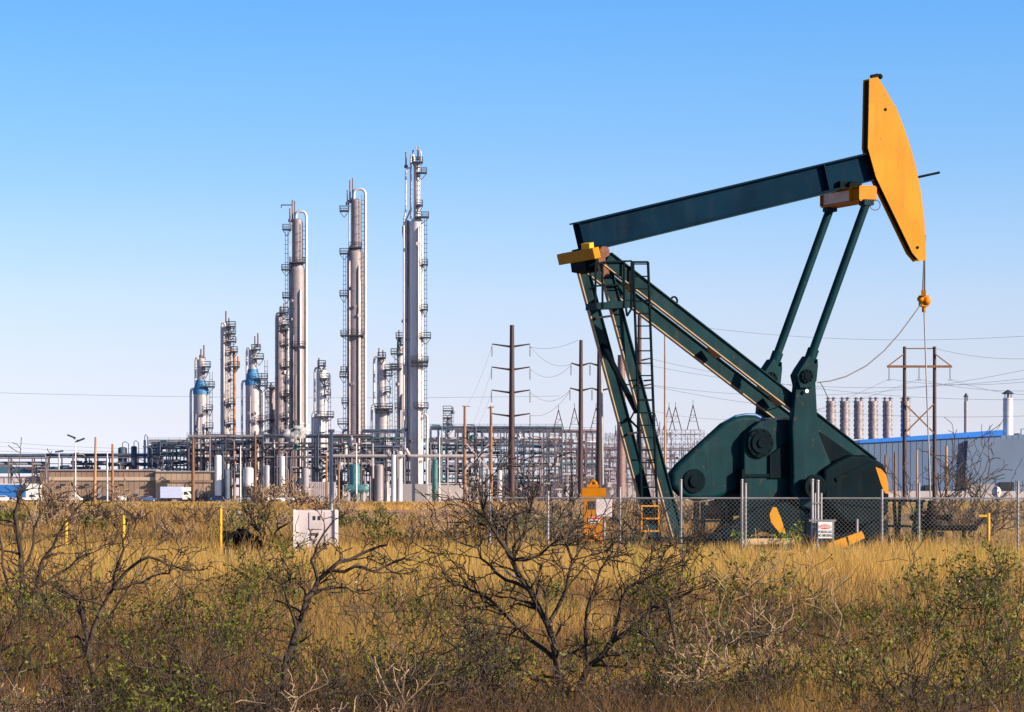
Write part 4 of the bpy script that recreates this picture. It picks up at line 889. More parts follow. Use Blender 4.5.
# ------------------------------------------------------------------ substation
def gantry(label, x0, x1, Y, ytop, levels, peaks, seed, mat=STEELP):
    rnd = random.Random(seed); t = empty('substation_gantry', G((x0+x1)/2,Y), label, 'gantry', 'steel gantries of the substation'); k = Y/F
    n = max(2, int((x1-x0)/9)); xs = [x0+(x1-x0)*i/n for i in range(n+1)]; m = MB()
    for x in xs:
        for dx in (-.5,.5):
            m.bar(G(x,Y)+X*dx, W(x,ytop,Y)+X*dx, .12,.12)
        z = 1.0; zt = W(0,ytop,Y).z; sgn = 1
        while z < zt-1: m.bar(G(x,Y,z)-X*.5*sgn, G(x,Y,z+1)+X*.5*sgn, .07,.07); z += 1; sgn = -sgn
    for y in levels:
        for dz in (-.5,.5): m.bar(W(x0,y,Y)+Z*dz, W(x1,y,Y)+Z*dz, .12,.12)
        a = W(x0,y,Y).x; b = W(x1,y,Y).x; zz = W(0,y,Y).z; s = 1
        while a < b: m.bar((a,Y,zz-.5*s), (a+1,Y,zz+.5*s), .07,.07); a += 1; s = -s
    m.build('lattice_frame', mat, t)
    for px, yp in peaks:
        m = MB(); top = W(px,yp,Y)
        for dx in (-6,6): m.bar(W(px+dx,ytop,Y), top, .2,.2)
        for f in (.35,.6): m.bar(W(px-6*(1-f),ytop+(yp-ytop)*f,Y), W(px+6*(1-f),ytop+(yp-ytop)*f,Y), .1,.1)
        m.bar(W(px-3.9,ytop+(yp-ytop)*.35,Y), W(px+2.4,ytop+(yp-ytop)*.6,Y), .08,.08)
        m.tube([top, top+Z*1.2], .06, 5); m.build('peak', POLED, t)
    for i in range(min(40, int((x1-x0)/2.2))):
        m = MB(); px = rnd.uniform(x0, x1); y = rnd.choice(levels); h = rnd.uniform(1.2, 3.0); c = W(px,y,Y-.8+rnd.uniform(0,6))
        sg_ = rnd.choice((1,-1)); m.tube([c, c+Z*h*sg_], .09, 5)
        for j in range(4): m.lathe(c+Z*sg_*(.3+h*.7*j/4), [(0,.06),(.2,0),(0,-.06)], 6)
        m.build('insulator_stack', INS, t)
    for i in range(int((x1-x0)/5)):
        m = MB(); px = rnd.uniform(x0, x1); h = rnd.uniform(3, 9); c = G(px, Y-3-rnd.uniform(0,10)); m.bar(c, c+Z*h, .16,.16); m.box(c+Z*h, (rnd.uniform(.8,2.4),.5,.35)); 
        if rnd.random() < .5: m.box(c+Z*h*.5, (.9,.7,1.2))
        m.build('switchgear', rnd.choice((STEELP, STEELP, CONC)), t)
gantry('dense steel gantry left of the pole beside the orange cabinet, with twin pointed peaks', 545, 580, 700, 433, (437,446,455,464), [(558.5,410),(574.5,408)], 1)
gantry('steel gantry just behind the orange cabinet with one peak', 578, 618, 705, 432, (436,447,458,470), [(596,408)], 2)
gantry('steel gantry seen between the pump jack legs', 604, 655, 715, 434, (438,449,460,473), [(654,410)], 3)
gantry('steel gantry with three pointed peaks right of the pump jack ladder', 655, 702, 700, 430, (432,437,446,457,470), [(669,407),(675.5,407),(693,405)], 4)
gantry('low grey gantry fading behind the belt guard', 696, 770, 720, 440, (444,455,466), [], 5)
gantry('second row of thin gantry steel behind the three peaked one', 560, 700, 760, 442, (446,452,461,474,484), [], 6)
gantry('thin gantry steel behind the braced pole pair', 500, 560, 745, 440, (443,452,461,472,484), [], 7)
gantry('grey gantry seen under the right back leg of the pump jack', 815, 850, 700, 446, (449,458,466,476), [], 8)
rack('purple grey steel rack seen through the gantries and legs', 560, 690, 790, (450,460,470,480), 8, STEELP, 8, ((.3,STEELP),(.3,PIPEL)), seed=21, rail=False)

# ------------------------------------------------------------------ power house on the right
ph = empty('power_house', G(940, 640), 'large blue grey metal clad power house with a bright blue roof edge on the right', 'building')
YB = 640
def pbox(name, x0, x1, ya, yb, Y, dep, mat, ribs=0):
    m = MB(); z1 = W(0,ya,Y).z; z0_ = max(0, W(0,yb,Y).z); a, b = G(x0,Y), G(x1,Y); m.box(((a.x+b.x)/2, Y+dep/2, (z1+z0_)/2), (b.x-a.x, dep, z1-z0_))
    if ribs:
        n = int((b.x-a.x)/ribs)
        for i in range(n): m.box((a.x+(b.x-a.x)*i/n, Y-.03, (z0_+z1)/2), (.12,.1,z1-z0_-.1))
    m.build(name, mat, ph)
# main hall: roof edge rises slightly to the right, so the wall line is a sloping prism
m = MB(); m.prism([W(800,500,YB), W(800,446,YB), W(1080,431.5,YB), W(1080,500,YB)], (0,60,0)); m.build('wall', BLUEW, ph)
m = MB()
for i in range(45):
    x = 803+i*6; yt = 446-(x-800)*14.5/280; m.bar(W(x,yt+.6,YB-.04), G(x,YB-.04), .12,.03,(0,1,0))
m.build('cladding_seam', BLUEW, ph)
m = MB(); m.prism([W(860,443.2,YB-.4), W(860,439.8,YB-.4), W(1003,429.8,YB-.4), W(1003,435.6,YB-.4)], (0,20,0)); m.build('roof_edge', BLUER, ph)
m = MB(); m.prism([W(964,500,YB-1), W(968,440,YB-1), W(1090,437,YB-1), W(1090,500,YB-1)], (0,.8,0)); m.build('annex_wall', M('annex_blue', (.13,.185,.30), .6, .1, var=.08, scale=.1), ph)
pbox('door_opening',1000,1014,482,500,YB-1.4,.5,GLASS)
pbox('door_opening',925,937,485,500,YB-.5,.5,GLASS)
pbox('louvre',966,996,484,500,YB-1.4,.5,GREYP); pbox('plinth',800,1090,491,500,YB-2,.8,CONC)
SG = 'ribbed exhaust stacks on the power house'
names = ['first ribbed exhaust stack from the left, closest to the raised crank of the pump jack','second ribbed exhaust stack from the left','third ribbed exhaust stack, the middle one of the row','fourth ribbed exhaust stack, with a clear gap before the fifth','fifth ribbed exhaust stack, just left of the thin blue stack','sixth ribbed exhaust stack, half hidden behind the left leg of the H frame']
proto = None; YK = 660
def mkstack():
    t = empty('exhaust_stack', (0,0,0), '', 'stack', SG); h = 8.6; m = MB(); rw = 1.02
    m.lathe((0,0,0), [(rw,0),(rw,h),(rw*.8,h),(rw*.8,h-.5)], 20); m.build('shell', M('stack_cladding', (.18,.15,.155), .6, .3, col2=(.31,.28,.30), scale=1.3, stretch=(1,1,.5)), t)
    m = MB()
    for k in range(4):
        for j in range(28):
            a0 = j*.45+k*math.pi/2; a1 = (j+1)*.45+k*math.pi/2
            m.bar((rw*1.03*math.cos(a0), rw*1.03*math.sin(a0), h*j/28), (rw*1.03*math.cos(a1), rw*1.03*math.sin(a1), h*(j+1)/28), .22,.16,(math.cos(a0),math.sin(a0),0))
    m.build('helical_strake', CLADD, t)
    for dx in (-.6, .6):
        m = MB(); m.lathe((dx,-.1,h), [(.28,0),(.28,.6),(.6,.6),(.05,1.0)], 10); m.bar((dx-.75,-.1,h+.62),(dx+.75,-.1,h+.62), .2,.1); m.build('cap', STEELP, t)
    return t
for i, x in enumerate((830.8,844.7,858.6,873,887.5,905.5)):
    z = W(0,439,YK).z
    if proto is None: proto = mkstack(); proto.location = G(x,YK,z); proto['label'] = names[0]
    else: c = copy_tree(proto, G(x,YK,z), label=names[i])
m = MB(); m.tube([W(903.8,446,650), W(903.8,409,650)], .45, 12); m.lathe(W(903.8,409,650), [(.45,0),(.5,.1),(.5,.4),(0,.4)], 12); tag(m.build('blue_stack', M('stack_blue', (.05,.28,.55), .5), None, W(903.8,446,650)), 'thin bright blue stack beside the left leg of the H frame', 'stack')
def chimney(label, x, ya, w, mat, Y=648, yb=436):
    t = empty('chimney', W(x,yb,Y), label, 'chimney'); k = Y/F; m = MB(); r = w/2*k; b = W(x,yb,Y); h = (yb-ya)*k; m.lathe(b, [(r,0),(r,h)], 20); 
    m.lathe(b, [(r*1.05,h*.7),(r*1.05,h*.74)], 20); m.build('shaft', mat, t)
    m = MB(); m.lathe(b+Z*h, [(r*.2,0),(r*.2,.9),(r*1.35,.9),(r*.6,1.5),(0,1.9)], 16)
    for a in range(4): m.bar(b+Z*h+Vector((r*.85*math.cos(a*1.57+.4), r*.85*math.sin(a*1.57+.4),0)), b+Z*(h+.95)+Vector((r*.85*math.cos(a*1.57+.4), r*.85*math.sin(a*1.57+.4),0)), .1,.1)
    m.build('rain_cap', STEELD, t)
chimney('slim grey brown chimney with a cap on the power house', 966, 401, 4, GREYP)
chimney('wide white chimney with a pointed dark cap near the right edge', 1008, 398, 10, CLADW)
m = MB(); m.tube([W(1021,440,648), W(1021,429,648), W(1026,429,648)], .12, 6); m.box(W(1017,434.5,648), (1.2,1,.5)); m.bar(W(1017,434,648), W(1017,437,648), .3,.3); tag(m.build('roof_vent_pipe', STEELD, None, W(1021,436,648)), 'small dark bent vent pipe on the roof at the right edge', 'vent')
pole('brown wooden pole in front of the blue wall between the H frame legs', 895, 452, 430, .2, WOOD, WG)
pole('short orange brown wooden pole right of the H frame against the blue wall', 946.5, 446, 430, .22, WOODL, WG)
pole('thin pale wooden pole against the blue wall left of the wellhead', 917, 450, 430, .16, WOODL, WG)
pole('short dark wooden pole nearest the counterweight of the pump jack', 885.5, 455, 430, .2, WOOD, WG)
vessel('small round white tank in front of the dark wall opening on the right', 992,1001,486,600,CLADW,498,horiz=True,cat='tank',group=None)

# ------------------------------------------------------------------ VEGETATION
def np_mesh(name, V_, faces_quads=None, faces_tris=None, mat=None):
    me = bpy.data.meshes.new(name); nq = 0 if faces_quads is None else len(faces_quads); ntri = 0 if faces_tris is None else len(faces_tris)
    me.vertices.add(len(V_)); me.vertices.foreach_set('co', V_.astype(np.float32).ravel())
    li = []; st_ = []; tot = []; p = 0
    if nq: li.append(faces_quads.ravel()); st_.append(np.arange(nq)*4); tot.append(np.full(nq, 4)); p = nq*4
    if ntri: li.append(faces_tris.ravel()); st_.append(p+np.arange(ntri)*3); tot.append(np.full(ntri, 3))
    li = np.concatenate(li); me.loops.add(len(li)); me.loops.foreach_set('vertex_index', li.astype(np.int32))
    me.polygons.add(nq+ntri); me.polygons.foreach_set('loop_start', np.concatenate(st_).astype(np.int32))
    try: me.polygons.foreach_set('loop_total', np.concatenate(tot).astype(np.int32))
    except Exception: pass
    me.update(calc_edges=True); me.validate(); me.materials.append(mat)
    o = bpy.data.objects.new(name, me); COL.objects.link(o); return o
def vnoise(x, y, s, seed=0):
    r = np.random.default_rng(seed); v = np.zeros_like(x)
    for k in range(7):
        a, b, c = r.uniform(-1,1,2).tolist()+[r.uniform(0,6.28)]; n = math.hypot(a,b)+.3; v += np.sin((a*x+b*y)/n*s*(1+.45*k)+c)/(1+.3*k)
    return v/3.0
def blades(name, base, h, w, lean, mat, curl=.5, rng=RNG):
    N = len(base); az = rng.uniform(0, 2*np.pi, N); la = rng.uniform(0, 2*np.pi, N); L = np.abs(rng.normal(0, lean, N))
    side = np.stack([np.cos(az)*w, np.sin(az)*w*.4, np.zeros(N)], 1)/2
    d = np.stack([np.cos(la)*L, np.sin(la)*L, np.ones(N)], 1); d /= np.linalg.norm(d, axis=1)[:,None]
    mid = base+d*(h*.55)[:,None]; L2 = L*(1+curl)+rng.uniform(0,curl,N)*.6; d2 = np.stack([np.cos(la)*L2, np.sin(la)*L2, np.ones(N)], 1); d2 /= np.linalg.norm(d2, axis=1)[:,None]
    tip = mid+d2*(h*.45)[:,None]
    V_ = np.empty((N,5,3)); V_[:,0] = base-side; V_[:,1] = base+side; V_[:,2] = mid-side*.8; V_[:,3] = mid+side*.8; V_[:,4] = tip
    i = np.arange(N)[:,None]*5; q = i+np.array([[0,1,3,2]]); t = i+np.array([[2,3,4]])
    return np_mesh(name, V_.reshape(-1,3), q, t, mat)
def sample(N, y0, y1, mask=None, x0=-90, x1=1114, pw=1.0):
    py = y0+(y1-y0)*RNG.random(N)**pw; px = RNG.uniform(x0, x1, N); Y = H*F/(py-YH); X_ = (px-CX)*Y/F
    if mask is not None:
        k = mask(px, py, X_, Y) > RNG.random(N); px, py, X_, Y = px[k], py[k], X_[k], Y[k]
    return px, py, np.stack([X_, Y, np.zeros_like(X_)], 1)
def clump(base, spread, n):
    b = np.repeat(base, n, 0); b[:,:2] += RNG.normal(0, 1, (len(b), 2))*np.repeat(spread, n)[:,None]; return b
GOLD = plant_mat('straw_grass', [(.80,.53,.16),(.90,.72,.32),(.66,.40,.10),(.95,.82,.48),(.50,.28,.08)], trans=.48)
BROWN = plant_mat('dead_weed', [(.38,.20,.075),(.66,.41,.16),(.10,.055,.025),(.84,.58,.26),(.24,.13,.065),(.035,.022,.014)], trans=.2)
OLIVE = plant_mat('olive_brush', [(.16,.12,.025),(.34,.22,.06),(.42,.24,.09),(.06,.04,.015),(.54,.33,.14)], trans=.25, patch=(.36,.16,.065), patch_scale=.08)
TWIGG = plant_mat('grey_twig', [(.10,.06,.04),(.26,.17,.125),(.04,.024,.018),(.44,.32,.25),(.06,.04,.03)], trans=.05)
GREENW = plant_mat('green_weed', [(.16,.26,.02),(.26,.38,.04),(.10,.18,.02),(.36,.46,.07)], trans=.35)
LEAF = plant_mat('shrub_leaf', [(.045,.06,.010),(.13,.15,.020),(.03,.035,.008),(.34,.33,.06),(.08,.09,.015),(.20,.21,.03)], rough=.5, trans=.3)
LEAFY = plant_mat('bright_leaf', [(.30,.42,.03),(.45,.55,.05),(.2,.32,.02)], rough=.6, trans=.35)

def goldmask(px, py, X_, Y):
    right = 1/(1+np.exp(-(px-640)/40.)); D1 = 1/(1+np.exp((py-606-12*np.sin(px/60.))/9.)); m1 = right*D1*np.clip(1.05+.5*vnoise(X_,Y*.5,.8,91),.35,1)
    left = (1-right)*np.exp(-((py-572+.02*(px-250))/26.)**2)*(.75+.6*vnoise(X_, Y*.5, .9, 3))
    low = .34+.70*vnoise(X_, Y, 1.1, 5)
    r_ = np.clip(np.maximum(np.maximum(m1*(.85+.5*vnoise(X_,Y*.6,1.2,77)), left), low), 0, 1)
    return r_*np.where((px > 210)*(px < 266)*(py > 543)*(py < 566), .12, 1)
# near straw, 14 to 76 m
px, py, b = sample(90000, 556.5, 840, goldmask)
n = 6; bb = clump(b, .035+.0006*b[:,1], n); Yb = bb[:,1]; hh_ = RNG.uniform(.2,.52,len(bb))*np.where(Yb < 40, .85, 1.0)*np.clip(1+.8*vnoise(bb[:,0],bb[:,1]*.6,1.3,23),.35,1.7)
tag(blades('dry_grass', bb, hh_, np.maximum(.004, .62*Yb/F)*RNG.uniform(.6,1.2,len(bb)), .26, GOLD), 'golden straw coloured dry grass in front of the fence', 'grass', kind='stuff')
# grass around and behind the fence, 76 to 110 m
px, py, b = sample(16000, 534, 557.5, lambda px,py,X_,Y: np.clip(.55+.8*vnoise(X_,Y,.35,8)-.45*(px > 690)*(px < 900), .05, 1)*np.where((px > 210)*(px < 266)*(py > 540), .1, 1))
bb = clump(b, .06+.0008*b[:,1], 4); Yb = bb[:,1]
tag(blades('straw_grass', bb, RNG.uniform(.2,.45,len(bb)), .6*Yb/F*RNG.uniform(.6,1.2,len(bb)), .3, GOLD), 'thin straw grass behind the fence and around the white cabinet', 'grass', kind='stuff')
# brown dead weeds in the foreground
px, py, b = sample(34000, 600, 840, lambda px,py,X_,Y: np.clip(.6+.6*vnoise(X_,Y,1.4,11), .08, 1))
bb = clump(b, .07+.001*b[:,1], 7); Yb = bb[:,1]; hv = np.clip(1+.7*vnoise(bb[:,0],bb[:,1],1.9,24),.35,np.where(Yb < 22, 1.15, 1.6))
tag(blades('dead_weeds', bb, RNG.uniform(.15,.58,len(bb))*hv, np.maximum(.0042, .62*Yb/F)*RNG.uniform(.5,1.4,len(bb)), .6, BROWN, .9), 'tangled brown dead weeds covering the foreground', 'weeds', kind='stuff')
px, py, b = sample(9000, 602, 840, lambda px,py,X_,Y: np.clip(.5+.8*vnoise(X_,Y,1.1,31), .05, 1))
bb = clump(b, .14+.001*b[:,1], 9); Yb = bb[:,1]
tag(blades('twiggy_brush', bb, RNG.uniform(.25,.78,len(bb))*1.0, np.maximum(.0045, .6*Yb/F)*RNG.uniform(.5,1.1,len(bb)), .65, TWIGG, 1.2), 'grey brown twiggy undergrowth in the foreground', 'undergrowth', kind='stuff')
# brush field 80 to 420 m: rounded scrubby clumps
px, py, b = sample(6500, 506, 553, lambda px,py,X_,Y: np.clip(.7+.9*vnoise(X_,Y*.4,.12,13)-.9*((px > 345)*(px < 720)*(py < 516))-.35*(px > 690), .02, 1))
K = 60; rad = RNG.uniform(.35,1.0,len(b))*(.55+b[:,1]/600); bb = np.repeat(b, K, 0); Rr = np.repeat(rad, K)
th = RNG.uniform(0,6.283,len(bb)); qq = np.sqrt(RNG.random(len(bb))); bb[:,0] += np.cos(th)*qq*Rr; bb[:,1] += np.sin(th)*qq*Rr; bb[:,2] = np.sqrt(1-qq**2)*Rr*.75*RNG.random(len(bb))
Yb = bb[:,1]
tag(blades('brush_field', bb, RNG.uniform(.12,.42,len(bb))*(.7+Yb/600), .6*Yb/F*RNG.uniform(.6,1.4,len(bb)), .9, OLIVE, .8), 'olive and brown scrub brush filling the field before the refinery', 'scrub', kind='stuff')
px, py, b = sample(6500, 503.5, 556, lambda px,py,X_,Y: np.clip(.5+.8*vnoise(X_,Y*.4,.2,19), .05, 1))
bb = clump(b, .15+.0025*b[:,1], 6); Yb = bb[:,1]
tag(blades('field_grass', bb, RNG.uniform(.2,.55,len(bb))*(.8+Yb/900), .6*Yb/F*RNG.uniform(.6,1.3,len(bb)), .4, GOLD), 'pale straw scattered between the scrub of the mid field', 'grass', kind='stuff')
# far straw strip 300 to 650 m
px, py, b = sample(9000, 502.3, 510)
bb = clump(b, .3+.002*b[:,1], 5); Yb = bb[:,1]
tag(blades('straw_strip', bb, RNG.uniform(.15,.5,len(bb)), .9*Yb/F*RNG.uniform(.6,1.3,len(bb)), .4, GOLD), 'distant strip of golden grass at the foot of the refinery', 'grass', kind='stuff')
# low ground cover leaves among the foreground weeds
px, py, b = sample(1200, 600, 830, lambda px,py,X_,Y: np.clip(-.05+1.2*vnoise(X_,Y,1.2,41), 0, 1))
bb = np.repeat(b, 26, 0); bb[:,:2] += RNG.normal(0,.13,(len(bb),2)); bb[:,2] = np.abs(RNG.normal(.16,.16,len(bb)))
N_ = len(bb); a1 = RNG.normal(0,1,(N_,3)); a1 /= np.linalg.norm(a1,axis=1)[:,None]; a2 = np.cross(a1, RNG.normal(0,1,(N_,3))); a2 /= np.linalg.norm(a2,axis=1)[:,None]; sz = (RNG.uniform(.008,.02,N_)*(.6+bb[:,1]/45))[:,None]
tag(np_mesh('ground_cover', np.stack([bb-a1*sz, bb+a2*sz*.5, bb+a1*sz, bb-a2*sz*.5],1).reshape(-1,3), np.arange(N_*4).reshape(-1,4), None, LEAF), 'small leafy ground cover growing among the foreground weeds', 'ground cover', kind='stuff')
# green weeds
def gw(px, py, X_, Y):
    s = np.zeros_like(px)
    for cx_, cy_, rx, ry in ((665,561,38,9),(980,560,40,8),(690,575,22,10),(1005,566,20,6),(430,570,25,8),(930,566,30,5)): s = np.maximum(s, np.exp(-((px-cx_)/rx)**2-((py-cy_)/ry)**2))
    return s*.8+.03
px, py, b = sample(9000, 545, 735, gw)
bb = clump(b, .05+.001*b[:,1], 9); Yb = bb[:,1]
tag(blades('green_weeds', bb, RNG.uniform(.15,.5,len(bb)), np.maximum(.007,.8*Yb/F)*RNG.uniform(.6,1.2,len(bb)), .4, GREENW), 'fresh green weeds sprouting through the straw by the fence', 'weeds', kind='stuff')

# shrubs -----------------------------------------------------------
def grow(m, p, d, L, r, depth, rnd, tips, spread=.75, up=.15, segs=5, kink=.28, dens=.86, minr=.0025):
    pts = [p]; rs = [r]; dd = d.normalized(); kids = []
    for i in range(segs):
        dd = (dd+Vector((rnd.gauss(0,kink), rnd.gauss(0,kink), rnd.gauss(0,kink*.7)+up*.35))).normalized()
        p = p+dd*(L/segs)
        if p.z < .03: p.z = .03
        pts.append(p); rs.append(max(minr, r*(1-.55*(i+1)/segs)))
        if depth > 0 and i >= 1: kids.append((p, dd, rs[-1]))
    m.tube(pts, rs, 6 if r > .02 else 4 if r > .006 else 3, False)
    if depth == 0: tips += pts[1:]
    for (q, dq, rq) in kids:
        nk = 1 if rnd.random() < .85 else 2
        for _ in range(nk):
            if rnd.random() > dens: continue
            ax = Vector((rnd.gauss(0,1), rnd.gauss(0,1), rnd.gauss(0,.6))).normalized()
            nd = (dq+ax*spread).normalized(); nd.z += up*.6
            grow(m, q, nd, L*rnd.uniform(.42,.74), rq*.68, depth-1, rnd, tips, spread, up, max(3, segs-1), kink*1.1, dens, minr)
def leaves(name, C_, size, mat, par, rng, k=1):
    C_ = np.repeat(np.array(C_), k, 0); N = len(C_); C_ = C_+rng.normal(0, size*1.7, (N,3))-np.array(ORG[par.name])
    a = rng.normal(0,1,(N,3)); a /= np.linalg.norm(a,axis=1)[:,None]; b_ = np.cross(a, rng.normal(0,1,(N,3))); b_ /= np.linalg.norm(b_,axis=1)[:,None]
    s = (size*rng.uniform(.6,1.3,N))[:,None]
    V_ = np.stack([C_-a*s, C_+b_*s*.42, C_+a*s, C_-b_*s*.42], 1).reshape(-1,3)
    o = np_mesh(name, V_, np.arange(N*4).reshape(-1,4), None, mat); o.parent = par; ORG[o.name] = ORG[par.name]; return o
def shrub(label, px, Y, hgt, stems, r, depth, seed, leafy=0, bark=None, spread=.75, up=.15, tilt=.6, group=None, leafmat=None, lsize=.022, dirs=None, cat='shrub', name=None, minr=None, kink=.28, dens=.86):
    rnd = random.Random(seed); rng = np.random.default_rng(seed); o = G(px, Y)
    t = empty(name or ('leafy_shrub' if leafy else 'bare_shrub'), o, label, cat, group); tips = []; mr = minr or max(.0025, .33*Y/F)
    m = MB()
    for i in range(stems):
        if dirs: dx, dz, Lf = dirs[i]; d_ = Vector((dx, rnd.uniform(-.3,.3), dz)); L = hgt*Lf
        else: a = 2*math.pi*(i+rnd.random()*.6)/stems; d_ = Vector((math.cos(a)*tilt, math.sin(a)*tilt, 1)); L = hgt*rnd.uniform(.65,.95)
        grow(m, o+Vector((rnd.gauss(0,.03*hgt), rnd.gauss(0,.03*hgt), -.03)), d_, L, r*rnd.uniform(.75,1.1), depth, rnd, tips, spread, up, 6, kink, dens, mr)
    m.build('branches', bark or BARK, t)
    if leafy and tips:
        rnd.shuffle(tips); C_ = [tuple(v) for v in tips[:leafy]]
        C_ = C_[:max(10, leafy//7)]; leaves('foliage', C_, lsize, leafmat or LEAF, t, rng, max(1, int(leafy/len(C_))))
    return t
# large bare mesquites
def limb_shrub(label, Y, limbs, seed, tw=.3, dens=.75, tdepth=1, bark=None, minr=.0035, per=1.6):
    rnd = random.Random(seed); o = G(limbs[0][2][0][0], Y); t = empty('bare_shrub', o, label, 'shrub'); m = MB(); tips = []
    for r0, r1, pts in limbs:
        dz = 0; P_ = []
        for k, (x, y) in enumerate(pts):
            dz += rnd.uniform(-.06,.06); p = W(x, y, Y); p.y += dz
            if k and (W(*pts[k-1], Y)-p).length > .10:
                q = P_[-1].lerp(p, .5)+Vector((rnd.gauss(0,.012), rnd.gauss(0,.012), rnd.gauss(0,.012))); P_.append(q)
            P_.append(p)
        N = len(P_); R_ = [r0+(r1-r0)*i/(N-1) for i in range(N)]; R_ = [q*(.85 if q > .012 else .9) for q in R_]; m.tube(P_, R_, 7, True)
        for i in range(1, N):
            d_ = (P_[i]-P_[i-1]).normalized()
            for _ in range(int(per)+(rnd.random() < per % 1)):
                if i < N*.3 and rnd.random() < .6: continue
                ax = Vector((rnd.gauss(0,1), rnd.gauss(0,.8), rnd.gauss(.15,.8))).normalized()
                grow(m, P_[i], (d_+ax*1.0).normalized(), tw*rnd.uniform(.4,1.1), R_[i]*.5, tdepth, rnd, tips, .85, .05, 4, .28, dens, minr)
    m.build('branches', bark or BARK, t)
limb_shrub('largest bare dark shrub, in the foreground at centre, reaching up to the grass line', 19, [
 (.036,.010,[(566,742),(562,700),(556,660),(548,625),(530,590),(512,560),(500,540),(488,520),(482,500),(479,488)]),(.014,.006,[(512,560),(524,535),(530,512),(534,495)]),
 (.018,.007,[(548,625),(566,590),(572,560),(560,530)]),(.03,.010,[(566,742),(572,700),(588,665),(612,640),(640,620),(668,600),(690,590)]),
 (.02,.006,[(556,660),(530,640),(505,615),(490,600),(470,590),(452,585)]),(.017,.006,[(588,665),(585,630),(590,600),(600,570),(612,552)]),
 (.016,.006,[(530,590),(506,580),(490,565),(478,548),(466,545)]),(.012,.005,[(512,560),(540,555),(558,540),(572,520)]),(.02,.007,[(562,700),(540,680),(520,668),(500,650),(480,640)]),(.016,.006,[(612,640),(622,600),(640,580),(655,575)])], 101, tw=.30, dens=.82, tdepth=2, per=2.3, minr=.0034)
limb_shrub('low spreading bare shrub just right of the largest central shrub', 18.6, [
 (.03,.008,[(700,745),(690,700),(672,670),(655,645),(640,630)]),(.02,.006,[(690,700),(705,670),(722,650),(735,640)]),(.02,.006,[(672,670),(676,640),(670,610),(660,590)]),(.016,.006,[(700,745),(735,715),(760,700),(775,695)])], 102, tw=.26, dens=.85, tdepth=2, per=2.2, minr=.0032)
limb_shrub('bare shrub with a long curved limb reaching right, left of centre foreground', 18.5, [
 (.034,.022,[(277,750),(281,700),(284,665),(296,630),(305,600)]),(.022,.007,[(305,600),(318,580),(330,570),(350,560),(370,550),(387,545)]),(.014,.006,[(318,580),(312,560),(318,545),(335,520)]),
 (.015,.005,[(330,570),(355,566),(375,572),(395,562),(412,560)]),(.012,.005,[(296,630),(288,605),(282,585),(296,578)]),(.012,.005,[(305,600),(322,590),(345,588),(360,592)])], 103, tw=.20, dens=.75, tdepth=2, per=1.3, minr=.0034)
limb_shrub('bare crooked shrub in the left foreground with arching upper limbs', 19.5, [
 (.034,.02,[(91,735),(91,690),(86,660),(80,625),(72,608)]),(.024,.010,[(86,660),(92,630),(102,605),(113,588)]),(.016,.006,[(113,588),(125,572),(140,561),(160,560),(176,566),(192,570)]),(.013,.005,[(113,588),(132,583),(150,577),(168,574),(172,562)]),
 (.014,.005,[(113,588),(120,560),(124,540),(131,528)]),(.01,.004,[(102,605),(85,600),(66,597),(50,590)])], 104, tw=.20, dens=.75, tdepth=2, per=1.3, minr=.0034)
limb_shrub('tall bare shrub at the left edge rising above the field', 30, [
 (.045,.02,[(22,655),(20,610),(21,570),(18,540),(14,515),(20,495)]),(.03,.008,[(22,620),(35,590),(42,560),(58,535),(72,515),(86,500)]),(.025,.008,[(20,610),(6,580),(2,550),(-6,520)]),(.02,.007,[(21,570),(32,545),(38,515),(36,488)]),(.02,.007,[(35,590),(55,575),(75,560),(92,553)])], 105, tw=.32, dens=.75, tdepth=2, minr=.0045)
shrub('bare dark shrub just right of the tall one at the left edge', 62, 29, 1.25, 4, .022, 3, 106, tilt=.6)
shrub('bare shrub leaning over the bottom left corner', -12, 19, .9, 4, .018, 3, 107, tilt=.8)
shrub('thin bare shrub between the two left foreground shrubs', 135, 25, .8, 4, .014, 2, 108, tilt=.9)
shrub('bare spreading shrub in the right foreground near the bottom', 735, 20.4, .8, 5, .016, 3, 109, tilt=.9, bark=BARKL)
shrub('small bare shrub between the ladder of the pump jack and the camera', 668, 52, 1.2, 4, .016, 3, 110, tilt=.7)
shrub('bare shrub crossing in front of the white utility cabinet', 384, 26, .8, 3, .02, 2, 111, dirs=[(-.7,.9,.8),(.5,1,.8),(.05,1,.6)], minr=.004, dens=.55)
shrub('small bare tree in the field left of the white utility cabinet', 270, 86, 1.5, 3, .05, 2, 112, tilt=.5)
shrub('wide bare tree behind the fence right of the wellhead', 960, 96, 2.7, 4, .05, 3, 113, tilt=.7, dens=.7, name='bare_tree', cat='tree')
shrub('slim bare tree behind the fence just left of the polished rod', 938, 104, 2.7, 3, .04, 3, 114, tilt=.35, dens=.66, name='bare_tree', cat='tree')
shrub('low bare tree behind the fence nearest the wellhead pipe', 978, 90, 1.4, 4, .03, 3, 115, tilt=.9, name='bare_tree', cat='tree')
shrub('sunlit tan bare bush before the left end of the brown shed', 50, 190, 1.9, 6, .035, 3, 116, tilt=.8, bark=BARKL)
shrub('small sunlit tan bush before the brown shed left of the box truck', 122, 260, 2.6, 5, .08, 2, 117, tilt=.6, bark=BARKL)
shrub('wide sunlit bare bush in front of the pale vessels', 262, 300, 2.4, 6, .05, 3, 118, tilt=.8, bark=BARKL)
shrub('sunlit bare bush left of the corrugated enclosure', 293, 280, 2.4, 5, .06, 3, 119, tilt=.7, bark=BARKL)
shrub('bare dark bush to the right of the orange cabinet near the fence', 632, 84, 1.1, 5, .02, 2, 120, tilt=.7)
shrub('bare brown bush left of the orange cabinet behind the fence', 560, 86, 1.0, 5, .02, 2, 121, tilt=.7)
